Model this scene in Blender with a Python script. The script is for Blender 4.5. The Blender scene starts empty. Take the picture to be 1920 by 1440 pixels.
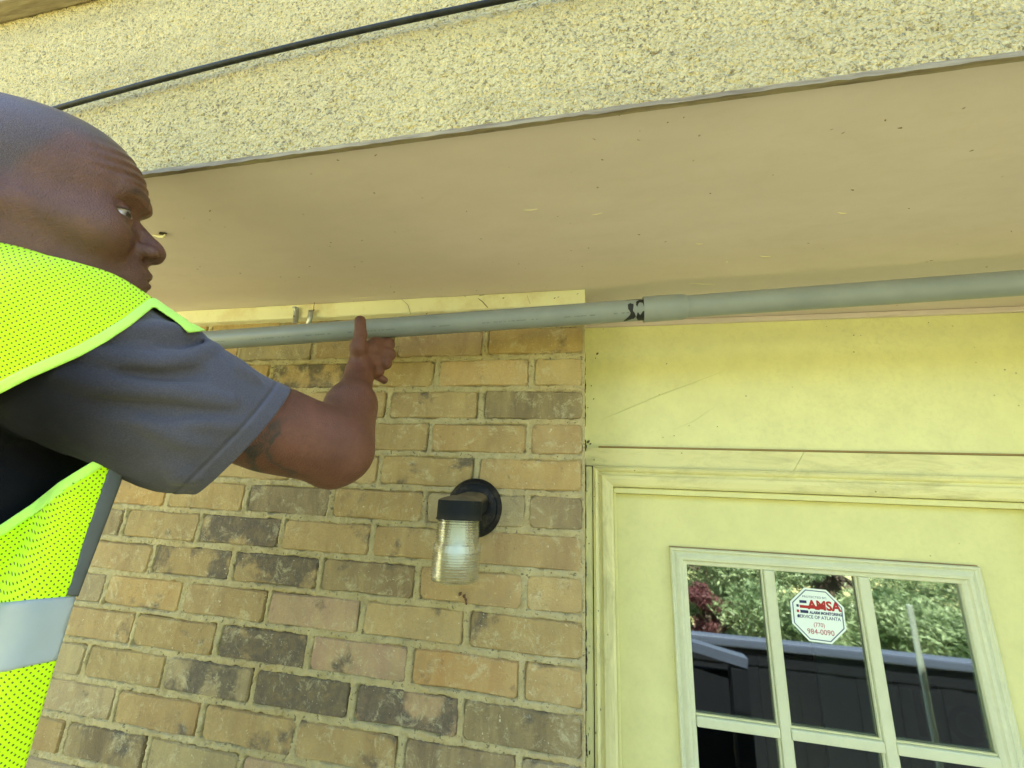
import bpy, bmesh, math, random
import numpy as np
from mathutils import Vector, Matrix, noise as mnoise
random.seed(7)
rng = np.random.default_rng(11)
SC = bpy.context.scene
COL = SC.collection
PI = math.pi
R_ = math.radians

# ------------------------------------------------------------------ camera, sky, sun, exposure
GROUND = -2.30
CAM = np.array([0.0276809, -0.7980093, -0.2831149])
YAW, PIT, ROL, FPX = -0.2074496, 0.2683884, 0.0455722, 784.07
_sy, _cy, _sp, _cp = math.sin(YAW), math.cos(YAW), math.sin(PIT), math.cos(PIT)
FV = np.array([_sy*_cp, _cy*_cp, _sp]); _R = np.array([_cy, -_sy, 0.0]); _U = np.cross(_R, FV)
RV = math.cos(ROL)*_R + math.sin(ROL)*_U
UV = -math.sin(ROL)*_R + math.cos(ROL)*_U
cam = bpy.data.cameras.new('camera'); camo = bpy.data.objects.new('camera', cam); COL.objects.link(camo)
cam.sensor_fit = 'HORIZONTAL'; cam.sensor_width = 36.0; cam.lens = 36.0*FPX/1920.0
cam.clip_start = 0.01; cam.clip_end = 500
camo.matrix_world = Matrix(((RV[0], UV[0], -FV[0], CAM[0]), (RV[1], UV[1], -FV[1], CAM[1]), (RV[2], UV[2], -FV[2], CAM[2]), (0, 0, 0, 1)))
SC.camera = camo

world = bpy.data.worlds.new('World'); SC.world = world; world.use_nodes = True
wn = world.node_tree; wn.nodes.clear()
sky = wn.nodes.new('ShaderNodeTexSky'); sky.sky_type = 'NISHITA'; sky.sun_disc = False
SUN_EL, SUN_AZ = R_(64), R_(-20)          # azimuth from +Y (behind the house) towards +X
sky.sun_elevation = SUN_EL; sky.sun_rotation = SUN_AZ
bg = wn.nodes.new('ShaderNodeBackground'); bg.inputs['Strength'].default_value = 0.115
wo = wn.nodes.new('ShaderNodeOutputWorld')
wn.links.new(sky.outputs[0], bg.inputs[0]); wn.links.new(bg.outputs[0], wo.inputs[0])
sun = bpy.data.lights.new('sun', 'SUN'); sun.energy = 5.0; sun.angle = R_(0.5); sun.color = (1.0, 0.95, 0.86)
suno = bpy.data.objects.new('sun', sun); COL.objects.link(suno)
_s = Vector((math.sin(SUN_AZ)*math.cos(SUN_EL), math.cos(SUN_AZ)*math.cos(SUN_EL), math.sin(SUN_EL)))
suno.rotation_euler = _s.to_track_quat('Z', 'Y').to_euler()
SC.view_settings.view_transform = 'Standard'; SC.view_settings.look = 'None'
SC.view_settings.exposure = 2.98; SC.view_settings.gamma = 1.0
SC.view_settings.use_curve_mapping = False

# ------------------------------------------------------------------ helpers
def ray(x, y): return FV + RV*(x-960)/FPX - UV*(y-720)/FPX          # measured points of the photo -> real places
def P(x, y, z): return CAM + ray(x, y)*z
def onY(x, y, c): d = ray(x, y); return CAM + d*(c-CAM[1])/d[1]
def onZ(x, y, c): d = ray(x, y); return CAM + d*(c-CAM[2])/d[2]
def srgb(r, g, b):
    f = lambda v: (v/255/12.92) if v/255 <= .04045 else ((v/255+.055)/1.055)**2.4
    return (f(r), f(g), f(b), 1.0)

def tag(o, label=None, cat=None, group=None, kind=None):
    if label: o['label'] = label
    if cat: o['category'] = cat
    if group: o['group'] = group
    if kind: o['kind'] = kind
    return o
def empty(name, loc=(0, 0, 0), label=None, cat=None, group=None):
    o = bpy.data.objects.new(name, None); COL.objects.link(o); o.location = loc; o.empty_display_size = .05
    return tag(o, label, cat, group)
def link(name, me, mat=None, parent=None, smooth=False):
    o = bpy.data.objects.new(name, me); COL.objects.link(o)
    if mat is not None and len(me.materials) == 0: me.materials.append(mat)
    if smooth:
        me.polygons.foreach_set('use_smooth', [True]*len(me.polygons))
    if parent is not None:
        o.parent = parent
        o.matrix_parent_inverse = Matrix.Translation(parent.location).inverted() if parent.type == 'EMPTY' else parent.matrix_world.inverted()
    return o
def mesh(verts, faces):
    me = bpy.data.meshes.new('m'); me.from_pydata([tuple(map(float, v)) for v in verts], [], [tuple(f) for f in faces]); me.update(); return me
def npmesh(V, Q, name='m'):
    """fast quads mesh"""
    me = bpy.data.meshes.new(name); k = Q.shape[1]
    me.vertices.add(len(V)); me.vertices.foreach_set('co', np.asarray(V, np.float32).ravel())
    me.loops.add(Q.size); me.loops.foreach_set('vertex_index', np.asarray(Q, np.int32).ravel())
    me.polygons.add(len(Q)); me.polygons.foreach_set('loop_start', np.arange(0, Q.size, k, dtype=np.int32))
    me.polygons.foreach_set('loop_total', np.full(len(Q), k, np.int32))
    me.update(calc_edges=True); me.validate(); return me
class MB:
    def __init__(s): s.bm = bmesh.new()
    def box(s, x0, x1, y0, y1, z0, z1, bev=0.0, seg=2):
        b = bmesh.new(); bmesh.ops.create_cube(b, size=1)
        for v in b.verts:
            v.co = Vector((x0+(v.co.x+.5)*(x1-x0), y0+(v.co.y+.5)*(y1-y0), z0+(v.co.z+.5)*(z1-z0)))
        if bev > 0: bmesh.ops.bevel(b, geom=b.edges[:], offset=bev, segments=seg, affect='EDGES', profile=.6)
        s.add(b); return s
    def add(s, b):
        m = bpy.data.meshes.new('t'); b.to_mesh(m); b.free(); s.bm.from_mesh(m); bpy.data.meshes.remove(m)
    def tube(s, pts, r, n=16, caps=True):
        pts = [Vector(p) for p in pts]; rs = r if hasattr(r, '__len__') else [r]*len(pts)
        rings = []; up = None
        for i, p in enumerate(pts):
            t = (pts[min(i+1, len(pts)-1)]-pts[max(i-1, 0)]).normalized()
            if up is None: up = t.orthogonal().normalized()
            up = (up-t*up.dot(t)).normalized(); sd = t.cross(up)
            rings.append([s.bm.verts.new(p+(up*math.cos(a)+sd*math.sin(a))*rs[i]) for a in [2*PI*k/n for k in range(n)]])
        for a, b in zip(rings, rings[1:]):
            for k in range(n): s.bm.faces.new((a[k], a[(k+1) % n], b[(k+1) % n], b[k]))
        if caps: s.bm.faces.new(rings[0][::-1]); s.bm.faces.new(rings[-1])
        return s
    def lathe(s, prof, c, axis=(0, 0, 1), n=40, caps=False):
        ax = Vector(axis).normalized(); u = ax.orthogonal().normalized(); w = ax.cross(u); c = Vector(c); rings = []
        for r, h in prof:
            rings.append([s.bm.verts.new(c+ax*h+(u*math.cos(2*PI*k/n)+w*math.sin(2*PI*k/n))*max(r, 1e-5)) for k in range(n)])
        for a, b in zip(rings, rings[1:]):
            for k in range(n): s.bm.faces.new((a[k], a[(k+1) % n], b[(k+1) % n], b[k]))
        if caps: s.bm.faces.new(rings[0][::-1]); s.bm.faces.new(rings[-1])
        return s
    def poly(s, pts, y0, y1):
        """prism: pts (x,z) extruded in y"""
        a = [s.bm.verts.new((x, y0, z)) for x, z in pts]; b = [s.bm.verts.new((x, y1, z)) for x, z in pts]
        s.bm.faces.new(a); s.bm.faces.new(b[::-1]); n = len(pts)
        for k in range(n): s.bm.faces.new((a[(k+1) % n], a[k], b[k], b[(k+1) % n]))
        return s
    def build(s, name, mat, parent=None, smooth=False, tris=False):
        bmesh.ops.recalc_face_normals(s.bm, faces=s.bm.faces[:])
        me = bpy.data.meshes.new(name); s.bm.to_mesh(me); s.bm.free()
        o = link(name, me, mat, parent, smooth)
        if smooth: 
            try: me.set_sharp_from_angle(angle=R_(38))
            except Exception: pass
        return o

# value noise in numpy
_tab = rng.random((64, 64, 64)).astype(np.float32)
def vnoise(X, Y, Z=0.0):
    X, Y, Z = np.broadcast_arrays(np.asarray(X, np.float32), np.asarray(Y, np.float32), np.asarray(Z, np.float32))
    xi, yi, zi = np.floor(X).astype(int), np.floor(Y).astype(int), np.floor(Z).astype(int)
    fx, fy, fz = X-xi, Y-yi, Z-zi
    fx, fy, fz = [t*t*(3-2*t) for t in (fx, fy, fz)]
    g = lambda a, b, c: _tab[(xi+a) & 63, (yi+b) & 63, (zi+c) & 63]
    l = lambda a, b, t: a+(b-a)*t
    return l(l(l(g(0,0,0), g(1,0,0), fx), l(g(0,1,0), g(1,1,0), fx), fy), l(l(g(0,0,1), g(1,0,1), fx), l(g(0,1,1), g(1,1,1), fx), fy), fz)*2-1
def fbm(X, Y, Z=0.0, o=4):
    s = 0; a = 1.0; t = 0
    for k in range(o): s = s+a*vnoise(X*2**k+17*k, Y*2**k+5*k, np.asarray(Z)*2**k); t += a; a *= .5
    return s/t

# ------------------------------------------------------------------ materials
class NT:
    def __init__(s, name):
        s.m = bpy.data.materials.new(name); s.m.use_nodes = True; s.t = s.m.node_tree; s.t.nodes.clear()
        s.out = s.t.nodes.new('ShaderNodeOutputMaterial'); s.p = s.t.nodes.new('ShaderNodeBsdfPrincipled')
        s.t.links.new(s.p.outputs[0], s.out.inputs[0])
    def n(s, ty, **kw):
        nd = s.t.nodes.new('ShaderNode'+ty)
        for k, v in kw.items():
            if k.startswith('i_'):
                key = k[2:].replace('_', ' ')
                s.inp(nd, key, v)
            else: setattr(nd, k, v)
        return nd
    def inp(s, nd, key, v):
        if isinstance(key, str) and key.isdigit(): key = int(key)
        if isinstance(v, tuple) and len(v) == 2 and hasattr(v[0], 'outputs'): s.t.links.new(v[0].outputs[v[1]], nd.inputs[key])
        elif hasattr(v, 'outputs'): s.t.links.new(v.outputs[0], nd.inputs[key])
        else: nd.inputs[key].default_value = v
    def coord(s, kind='Object', scale=None, rot=None):
        tc = s.n('TexCoord'); 
        if scale is None and rot is None: return (tc, kind)
        mp = s.n('Mapping'); s.inp(mp, 'Vector', (tc, kind))
        if scale is not None: mp.inputs['Scale'].default_value = scale
        if rot is not None: mp.inputs['Rotation'].default_value = rot
        return (mp, 0)
    def noise(s, scale, detail=4, rough=.55, vec=None, dist=0.0):
        nd = s.n('TexNoise'); nd.inputs['Scale'].default_value = scale; nd.inputs['Detail'].default_value = detail
        nd.inputs['Roughness'].default_value = rough; nd.inputs['Distortion'].default_value = dist
        s.inp(nd, 'Vector', vec if vec is not None else s.coord()); return (nd, 0)
    def ramp(s, v, stops, interp='LINEAR'):
        nd = s.n('ValToRGB'); nd.color_ramp.interpolation = interp; e = nd.color_ramp.elements
        while len(e) < len(stops): e.new(.5)
        for el, (p, c) in zip(e, stops):
            el.position = p; el.color = c if hasattr(c, '__len__') else (c, c, c, 1)
        s.inp(nd, 0, v); return (nd, 0)
    def mix(s, f, a, b, mode='MIX'):
        nd = s.n('Mix', data_type='RGBA', blend_type=mode); s.inp(nd, 0, f); s.inp(nd, 6, a); s.inp(nd, 7, b); return (nd, 2)
    def math(s, op, a, b=0.0, clamp=False):
        nd = s.n('Math', operation=op, use_clamp=clamp); s.inp(nd, 0, a); s.inp(nd, 1, b); return (nd, 0)
    def bump(s, h, strength=.3, dist=.002, normal=None):
        nd = s.n('Bump'); nd.inputs['Strength'].default_value = strength; nd.inputs['Distance'].default_value = dist
        s.inp(nd, 'Height', h)
        if normal is not None: s.inp(nd, 'Normal', normal)
        return (nd, 0)
    def set(s, **kw):
        for k, v in kw.items(): s.inp(s.p, {'base': 'Base Color', 'rough': 'Roughness', 'metal': 'Metallic', 'normal': 'Normal', 'spec': 'Specular IOR Level',
            'sss': 'Subsurface Weight', 'coat': 'Coat Weight', 'coatr': 'Coat Roughness', 'sheen': 'Sheen Weight', 'alpha': 'Alpha', 'trans': 'Transmission Weight', 'ior': 'IOR'}[k], v)
        return s.m

def simple(name, col, rough=.6, **kw):
    m = NT(name); return m.set(base=col, rough=rough, **kw)

PAINT = (0.82, 0.80, 0.385, 1)
def paint_mat(name, col, dirt=.5, rough=.5, streak=(6, 6, 6), dirtcol=(.30, .27, .10, 1), spots=True, bumps=.25):
    m = NT(name); c = m.coord('Object')
    big = m.noise(3.2, 5, .6, m.coord('Object', scale=streak))
    base = m.mix(m.ramp(big, [(.35, 0), (.75, 1)]), col, tuple(x*.90 for x in col[:3])+(1,))
    d = m.noise(16, 7, .72, m.coord('Object', scale=streak), dist=.6); d2 = m.noise(2.6, 5, .65)
    base = m.mix(m.math('MULTIPLY', m.math('MULTIPLY', m.ramp(d, [(.46, 0), (.70, 1)]), m.ramp(d2, [(.38, .25), (.62, 1)])), dirt), base, dirtcol)
    if spots:
        v = m.n('TexVoronoi', feature='F1'); v.inputs['Scale'].default_value = 38; m.inp(v, 'Vector', c)
        n2 = m.noise(11, 2, .5)
        sp = m.math('MULTIPLY', m.ramp((v, 0), [(.035, 1), (.075, 0)]), m.ramp(n2, [(.50, 0), (.60, 1)]))
        base = m.mix(m.math('MULTIPLY', sp, .75), base, (.12, .10, .04, 1))
    g = m.noise(420, 3, .6); g2 = m.noise(22, 4, .5)
    h = m.math('ADD', m.math('MULTIPLY', g, .25), g2)
    return m.set(base=base, rough=rough, normal=m.bump(h, bumps, .0022))

M = {}
M['paint'] = paint_mat('aged_cream_paint', PAINT, .18)
M['door_paint'] = paint_mat('door_cream_paint', (.74, .705, .295, 1), .10, .42, bumps=.10)
M['trim_paint'] = paint_mat('trim_cream_paint', (.78, .73, .34, 1), .62, .5, streak=(2, 2, .5))
M['trim_paint_h'] = paint_mat('trim_cream_paint_along', (.78, .73, .34, 1), .62, .5, streak=(.6, 2, 2))
M['lite'] = paint_mat('pale_lite_frame_paint', (.66, .67, .41, 1), .15, .4, spots=False, bumps=.08)
M['soffit'] = paint_mat('soffit_board_paint', (.69, .59, .54, 1), .10, .55, streak=(1.2, 3, 1), bumps=.14)
def m_frieze():
    m = NT('frieze_paint'); n = m.noise(9, 5, .7)
    base = m.mix(m.ramp(n, [(.5, 0), (.72, 1)]), (.90, .86, .56, 1), (.76, .64, .36, 1))
    v = m.noise(60, 5, .75); base = m.mix(m.ramp(v, [(.68, 0), (.74, .8)]), base, (.15, .10, .05, 1))
    return m.set(base=base, rough=.6, normal=m.bump(m.noise(120, 4), .3, .002))
M['frieze'] = m_frieze()
def m_stucco():
    m = NT('sprayed_stucco'); c = m.coord('Object')
    v = m.n('TexVoronoi', feature='SMOOTH_F1'); v.inputs['Scale'].default_value = 260; v.inputs['Smoothness'].default_value = .45
    w = m.noise(55, 3, .6); wv = m.n('VectorMath', operation='ADD'); m.inp(wv, 0, c)
    sc = m.n('VectorMath', operation='SCALE'); m.inp(sc, 0, (w[0], 1)); sc.inputs['Scale'].default_value = .012; m.inp(wv, 1, sc); m.inp(v, 'Vector', (wv, 0))
    fine = m.noise(420, 4, .65); mid = m.noise(150, 3, .5)
    h = m.math('ADD', m.math('MULTIPLY', (v, 0), -1.1), m.math('ADD', m.math('MULTIPLY', fine, .8), m.math('MULTIPLY', mid, .8)))
    pit = m.ramp(h, [(.0, 1), (.20, .0)])
    pn = m.noise(230, 3, .65, dist=.6)
    pits = m.ramp(pn, [(.525, 0), (.63, 1)])
    lg = m.noise(2.2, 5, .65); st = m.noise(5, 5, .7, m.coord('Object', scale=(.5, 1, 2.2)))
    base = m.mix(m.ramp(lg, [(.3, 0), (.7, 1)]), (.98, .81, .36, 1), (.86, .71, .34, 1))
    base = m.mix(m.math('MULTIPLY', pits, m.ramp(m.noise(7, 3), [(.3, .55), (.7, .95)])), base, (.15, .105, .045, 1))
    base = m.mix(m.math('MULTIPLY', m.ramp(st, [(.50, 0), (.75, 1)]), .45), base, (.33, .29, .16, 1))
    gran = m.noise(330, 2, .7); base = m.mix(m.math('MULTIPLY', m.ramp(gran, [(.40, 1), (.60, 0)]), .30), base, (.55, .43, .20, 1))
    return m.set(base=base, rough=.85, normal=m.bump(h, 1.0, .0075))
M['stucco'] = m_stucco()
def m_oldwood():
    m = NT('weathered_trim_wood'); n = m.noise(14, 6, .7, m.coord('Object', scale=(1, 12, 12)))
    base = m.mix(m.ramp(n, [(.3, 0), (.7, 1)]), (.15, .11, .065, 1), (.36, .30, .18, 1))
    return m.set(base=base, rough=.8, normal=m.bump(n, .5, .003))
M['oldwood'] = m_oldwood()
def m_brick():
    m = NT('old_tan_brick'); oi = m.n('ObjectInfo'); tc = m.n('TexCoord')
    off = m.n('VectorMath', operation='SCALE'); cx = m.n('CombineXYZ'); m.inp(cx, 0, (oi, 'Random')); m.inp(cx, 1, (oi, 'Random')); m.inp(cx, 2, (oi, 'Random'))
    m.inp(off, 0, cx); off.inputs['Scale'].default_value = 40
    ad = m.n('VectorMath', operation='ADD'); m.inp(ad, 0, (tc, 'Object')); m.inp(ad, 1, off); V = (ad, 0)
    mpx = m.n('Mapping'); m.inp(mpx, 'Vector', V); mpx.inputs['Scale'].default_value = (2.6, 1, .55)
    streak = m.noise(9, 4, .6, (mpx, 0), dist=.5)
    base = m.mix(m.ramp(streak, [(.3, 0), (.75, 1)]), (oi, 'Color'), m.mix(.55, (oi, 'Color'), (.62, .48, .20, 1)))
    # dark burnt flashes, amount from object alpha (1 = none)
    am = m.math('SUBTRACT', 1.0, (oi, 'Alpha'))
    bl = m.noise(14, 6, .60, V, dist=.25)
    flash = m.ramp(m.math('ADD', bl, m.math('MULTIPLY', am, .42)), [(.60, 0), (.70, 1)])
    base = m.mix(m.math('MULTIPLY', flash, m.ramp(m.noise(60, 5, .7, V), [(.25, .55), (.55, .92)])), base, (.105, .088, .062, 1))
    mot = m.noise(11, 5, .65, V); base = m.mix(m.math('MULTIPLY', m.ramp(mot, [(.35, 1), (.55, 0)]), .28), base, (.22, .17, .085, 1))
    # pale mortar smears and flecks
    sm = m.noise(30, 8, .82, V, dist=.5)
    base = m.mix(m.math('MULTIPLY', m.ramp(sm, [(.53, 0), (.66, 1)]), .62), base, (.66, .60, .34, 1))
    fl = m.noise(150, 3, .7, V)
    base = m.mix(m.math('MULTIPLY', m.ramp(fl, [(.66, 0), (.72, 1)]), .75), base, (.75, .70, .45, 1))
    dk = m.noise(70, 4, .7, V); base = m.mix(m.math('MULTIPLY', m.ramp(dk, [(.64, 0), (.74, 1)]), .5), base, (.12, .09, .05, 1))
    h = m.math('ADD', m.math('ADD', m.noise(60, 6, .7, V), m.math('MULTIPLY', sm, .8)), m.math('MULTIPLY', m.noise(320, 3, .6, V), .4))
    return m.set(base=base, rough=.88, normal=m.bump(h, 1.0, .0055))
M['brick'] = m_brick()
def m_mortar():
    m = NT('rough_mortar'); a = m.noise(30, 6, .7)
    base = m.mix(m.ramp(a, [(.3, 0), (.7, 1)]), (.35, .285, .125, 1), (.56, .48, .24, 1))
    base = m.mix(m.math('MULTIPLY', m.ramp(m.noise(6, 4), [(.5, 0), (.7, 1)]), .5), base, (.46, .33, .13, 1))
    base = m.mix(m.ramp(m.noise(120, 4, .7), [(.57, 0), (.66, .85)]), base, (.10, .09, .04, 1))
    h = m.math('ADD', m.noise(90, 5, .7), m.math('MULTIPLY', m.noise(350, 3, .6), .5))
    return m.set(base=base, rough=.95, normal=m.bump(h, .8, .004))
M['mortar'] = m_mortar()
def m_pipe():
    m = NT('grey_conduit_plastic'); tc = m.n('TexCoord'); sx = m.n('SeparateXYZ'); m.inp(sx, 0, (tc, 'Object'))
    n = m.noise(10, 4, .6); base = m.mix(m.ramp(n, [(.35, 0), (.7, 1)]), (.215, .238, .230, 1), (.262, .288, .270, 1))
    return m, base
_m, _b = m_pipe()
M['pipe'] = _m.set(base=_b, rough=.42, normal=_m.bump(_m.noise(90, 3), .08, .001))
_m, _b = m_pipe(); _at = _m.n('Attribute', attribute_name='print')
_b = _m.mix(_m.math('MULTIPLY', (_at, 'Fac'), .7), _b, (.06, .07, .08, 1))
M['pipe_print'] = _m.set(base=_b, rough=.42, normal=_m.bump(_m.noise(90, 3), .08, .001))
M['smear'] = simple('black_sealant', (.012, .012, .011, 1), .5)
M['cable'] = NT('black_cable'); _n = M['cable']; M['cable'] = _n.set(base=_n.mix(_n.ramp(_n.noise(60, 4), [(.4, 0), (.7, 1)]), (.006, .007, .007, 1), (.022, .026, .025, 1)), rough=.5, spec=.3)
_n = NT('galvanised_strap'); M['galv'] = _n.set(base=_n.mix(_n.noise(90, 4), (.30, .32, .32, 1), (.5, .52, .5, 1)), rough=.42, metal=.8)
M['rust'] = simple('rusty_nail', (.16, .09, .05, 1), .8)
_n = NT('weathered_black_metal'); M['lampmetal'] = _n.set(base=_n.mix(_n.ramp(_n.noise(40, 6, .75), [(.50, 0), (.72, 1)]), (.006, .006, .005, 1), (.06, .05, .028, 1)), rough=.6, spec=.25, normal=_n.bump(_n.noise(110, 4), .2, .002))
_n = NT('weathered_cap_metal'); _g = _n.n('NewGeometry'); _s2 = _n.n('SeparateXYZ'); _n.inp(_s2, 0, (_g, 'Normal'))
_dust = _n.math('MULTIPLY', _n.ramp((_s2, 2), [(.25, 0), (.7, 1)]), _n.ramp(_n.noise(50, 4), [(.2, .5), (.7, 1)]))
M['lampcap'] = _n.set(base=_n.mix(_dust, _n.mix(_n.ramp(_n.noise(60, 5, .7), [(.62, 0), (.75, 1)]), (.010, .012, .010, 1), (.10, .06, .03, 1)), (.16, .125, .06, 1)), rough=.75, spec=.2)
M['bulb'] = simple('white_ceramic', (.80, .80, .62, 1), .3)
def m_glass(name, tint=(1, 1, 1, 1), rough=.02, ior=1.45):
    m = NT(name); g = m.n('BsdfGlass'); g.inputs['Color'].default_value = tint; g.inputs['Roughness'].default_value = rough; g.inputs['IOR'].default_value = ior
    t = m.n('BsdfTransparent'); t.inputs[0].default_value = (.93, .95, .90, 1); mx = m.n('MixShader'); mx.inputs[0].default_value = .62
    m.inp(mx, 1, t); m.inp(mx, 2, g); m.t.links.new(mx.outputs[0], m.out.inputs[0]); return m.m
M['jar'] = m_glass('ribbed_jar_glass')
def m_pane():
    m = NT('window_glass'); g = m.n('BsdfGlossy'); g.inputs['Color'].default_value = (.92, .97, .95, 1); g.inputs['Roughness'].default_value = .022
    g.inputs['Normal'].default_value = (0, 0, 0)
    b = m.bump(m.noise(5, 2, .4), .05, .004); m.inp(g, 'Normal', b)
    t = m.n('BsdfTransparent'); t.inputs[0].default_value = (.75, .85, .80, 1)
    fr = m.n('Fresnel'); fr.inputs['IOR'].default_value = 1.5
    f = m.math('ADD', m.math('MULTIPLY', (fr, 0), 1.6), PANE_F, clamp=True)
    mx = m.n('MixShader'); m.inp(mx, 0, f); m.inp(mx, 1, t); m.inp(mx, 2, g); m.t.links.new(mx.outputs[0], m.out.inputs[0]); return m.m
PANE_F = .16
M['pane'] = m_pane()
def m_leaf(name, a, b):
    m = NT(name); gi = m.n('ObjectInfo'); n = m.noise(2.5, 3)
    base = m.mix(m.ramp(n, [(.35, 0), (.65, 1)]), a, b); m.set(base=base, rough=.5)
    tr = m.n('BsdfTranslucent'); m.inp(tr, 0, base); mx = m.n('MixShader'); mx.inputs[0].default_value = .4
    m.t.links.new(m.p.outputs[0], mx.inputs[1]); m.inp(mx, 2, tr); m.t.links.new(mx.outputs[0], m.out.inputs[0]); return m.m
M['leaf'] = m_leaf('green_leaves', (.08, .14, .05, 1), (.38, .46, .24, 1))
M['leafred'] = m_leaf('red_leaves', (.10, .03, .035, 1), (.22, .09, .09, 1))
_n = NT('bark'); M['bark'] = _n.set(base=_n.mix(_n.noise(12, 5), (.06, .045, .03, 1), (.16, .12, .08, 1)), rough=.9, normal=_n.bump(_n.noise(20, 5), .7, .02))
_n = NT('grass_ground'); M['grass'] = _n.set(base=_n.mix(_n.ramp(_n.noise(3, 6, .7), [(.3, 0), (.7, 1)]), (.30, .30, .10, 1), (.50, .45, .20, 1)), rough=.95, normal=_n.bump(_n.noise(40, 5), .8, .03))
_n = NT('patio_concrete'); M['concrete'] = _n.set(base=_n.mix(_n.ramp(_n.noise(4, 6, .7), [(.3, 0), (.7, 1)]), (.30, .26, .14, 1), (.38, .33, .19, 1)), rough=.9, normal=_n.bump(_n.noise(60, 5), .4, .005))
_n = NT('dark_fence_board'); M['fence'] = _n.set(base=_n.mix(_n.noise(8, 5, .7, _n.coord('Object', scale=(8, 8, 1))), (.006, .007, .009, 1), (.016, .017, .02, 1)), rough=.75, spec=.04)
M['rail'] = simple('pale_blue_grey_rail', (.06, .072, .105, 1), .5, spec=.2)
M['dark'] = simple('dim_interior', (.008, .0085, .009, 1), .9, spec=.02)
M['roof'] = simple('roof_shingle', (.10, .09, .08, 1), .9)
# ================================================================== THE HOUSE
CH, CL = 0.0677, 0.203                    # course height, brick length with joint
SOF = 0.134; SY = -0.424                  # soffit height, outer face of the stucco
YD = 0.15
def dq(X, Z, Y):                          # door measurements taken on Y=.15 moved to another depth
    k = (Y-CAM[1])/(YD-CAM[1]); return CAM[0]+(X-CAM[0])*k, CAM[2]+(Z-CAM[2])*k

def jrect(w, h, seed, n=4, depth=.07):
    r = random.Random(seed); pts = []
    c = .006
    base = [(-w/2+c, -h/2), (-w/6, -h/2), (w/6, -h/2), (w/2-c, -h/2), (w/2, -h/2+c), (w/2, h/2-c), (w/2-c, h/2), (w/6, h/2), (-w/6, h/2), (-w/2+c, h/2), (-w/2, h/2-c), (-w/2, -h/2+c)]
    j = .0022
    base = [(x+r.uniform(-j, j), z+r.uniform(-j, j)) for x, z in base]
    V = []; F = []
    for x, z in base: V.append((x*(1-.0028/w*2), 0, z*(1-.0028/h*2)))
    for x, z in base: V.append((x, .0035+r.uniform(0, .001), z))
    for x, z in base: V.append((x, depth, z))
    m = len(base)
    F.append(list(range(m)))
    for a in (0, m):
        for k in range(m): F.append((a+k, a+m+k, a+m+(k+1) % m, a+(k+1) % m))
    return mesh(V, F)
JT = .011
full = [jrect(CL-JT, CH-JT, 100+i) for i in range(7)]
half = [jrect(CL/2-JT, CH-JT, 200+i) for i in range(4)]
edgef = [jrect(CL-JT/2, CH-JT, 300+i) for i in range(3)]
edgeh = [jrect(CL/2-JT/2, CH-JT, 400+i) for i in range(3)]
for me in full+half+edgef+edgeh: me.materials.append(M['brick'])
wall = empty('brick_wall', (-.5, 0, -.4), 'old tan brick wall with rough mortar joints behind the wall lamp and the grey pipe', 'brick wall')
T1, T2, T3 = (.435, .292, .105), (.375, .255, .095), (.49, .338, .130)
TONE = {'t': T1, 'u': T2, 'w': T3, 'd': (.17, .125, .065), 'b': (.22, .155, .075), 'g': (.33, .262, .135), 'o': (.50, .29, .085), 'O': (.50, .33, .12), 'p': (.40, .27, .15), 'l': (.66, .55, .28)}
# hand-noted bricks of the photo: (px, py, tone, burnt amount)
SPEC = [(1050,640,'g',.55),(830,640,'p',.0),(1000,765,'d',.0),(995,892,'O',.0),(685,882,'g',.85),(1045,960,'b',0),(540,938,'d',0),(465,995,'u',.55),
        (860,960,'g',0),(515,1210,'u',.62),(575,1310,'u',.85),(765,1340,'p',.55),(955,1365,'d',0),(860,1265,'o',0),(860,1415,'d',0),(1030,1415,'d',.3),
        (260,925,'o',0),(455,1385,'u',.1),(330,1095,'u',.35),(365,1050,'u',.42),(545,1070,'u',.40),(190,1100,'l',0),(590,705,'u',.6),(640,1160,'p',.35),(870,640,'p',0),
        (925,702,'O',0),(1045,700,'w',0),(300,1405,'b',.1),(210,1395,'d',.2),(100,1385,'d',.2),(410,1275,'g',.35),(290,1260,'u',0),(1035,1285,'t',0),(1040,1375,'d',0),(680,1230,'p',.1),(1035,1115,'w',0),(930,1035,'t',0)]
def wpx(X, Z):
    d = np.array([X, 0, Z])-CAM; z = d@FV; return 960+FPX*(d@RV)/z, 720-FPX*(d@UV)/z
nb = 0; far = MB(); joints = {}
VIS = lambda k, X: (-2 <= k <= 14 and X > -1.62)
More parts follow.
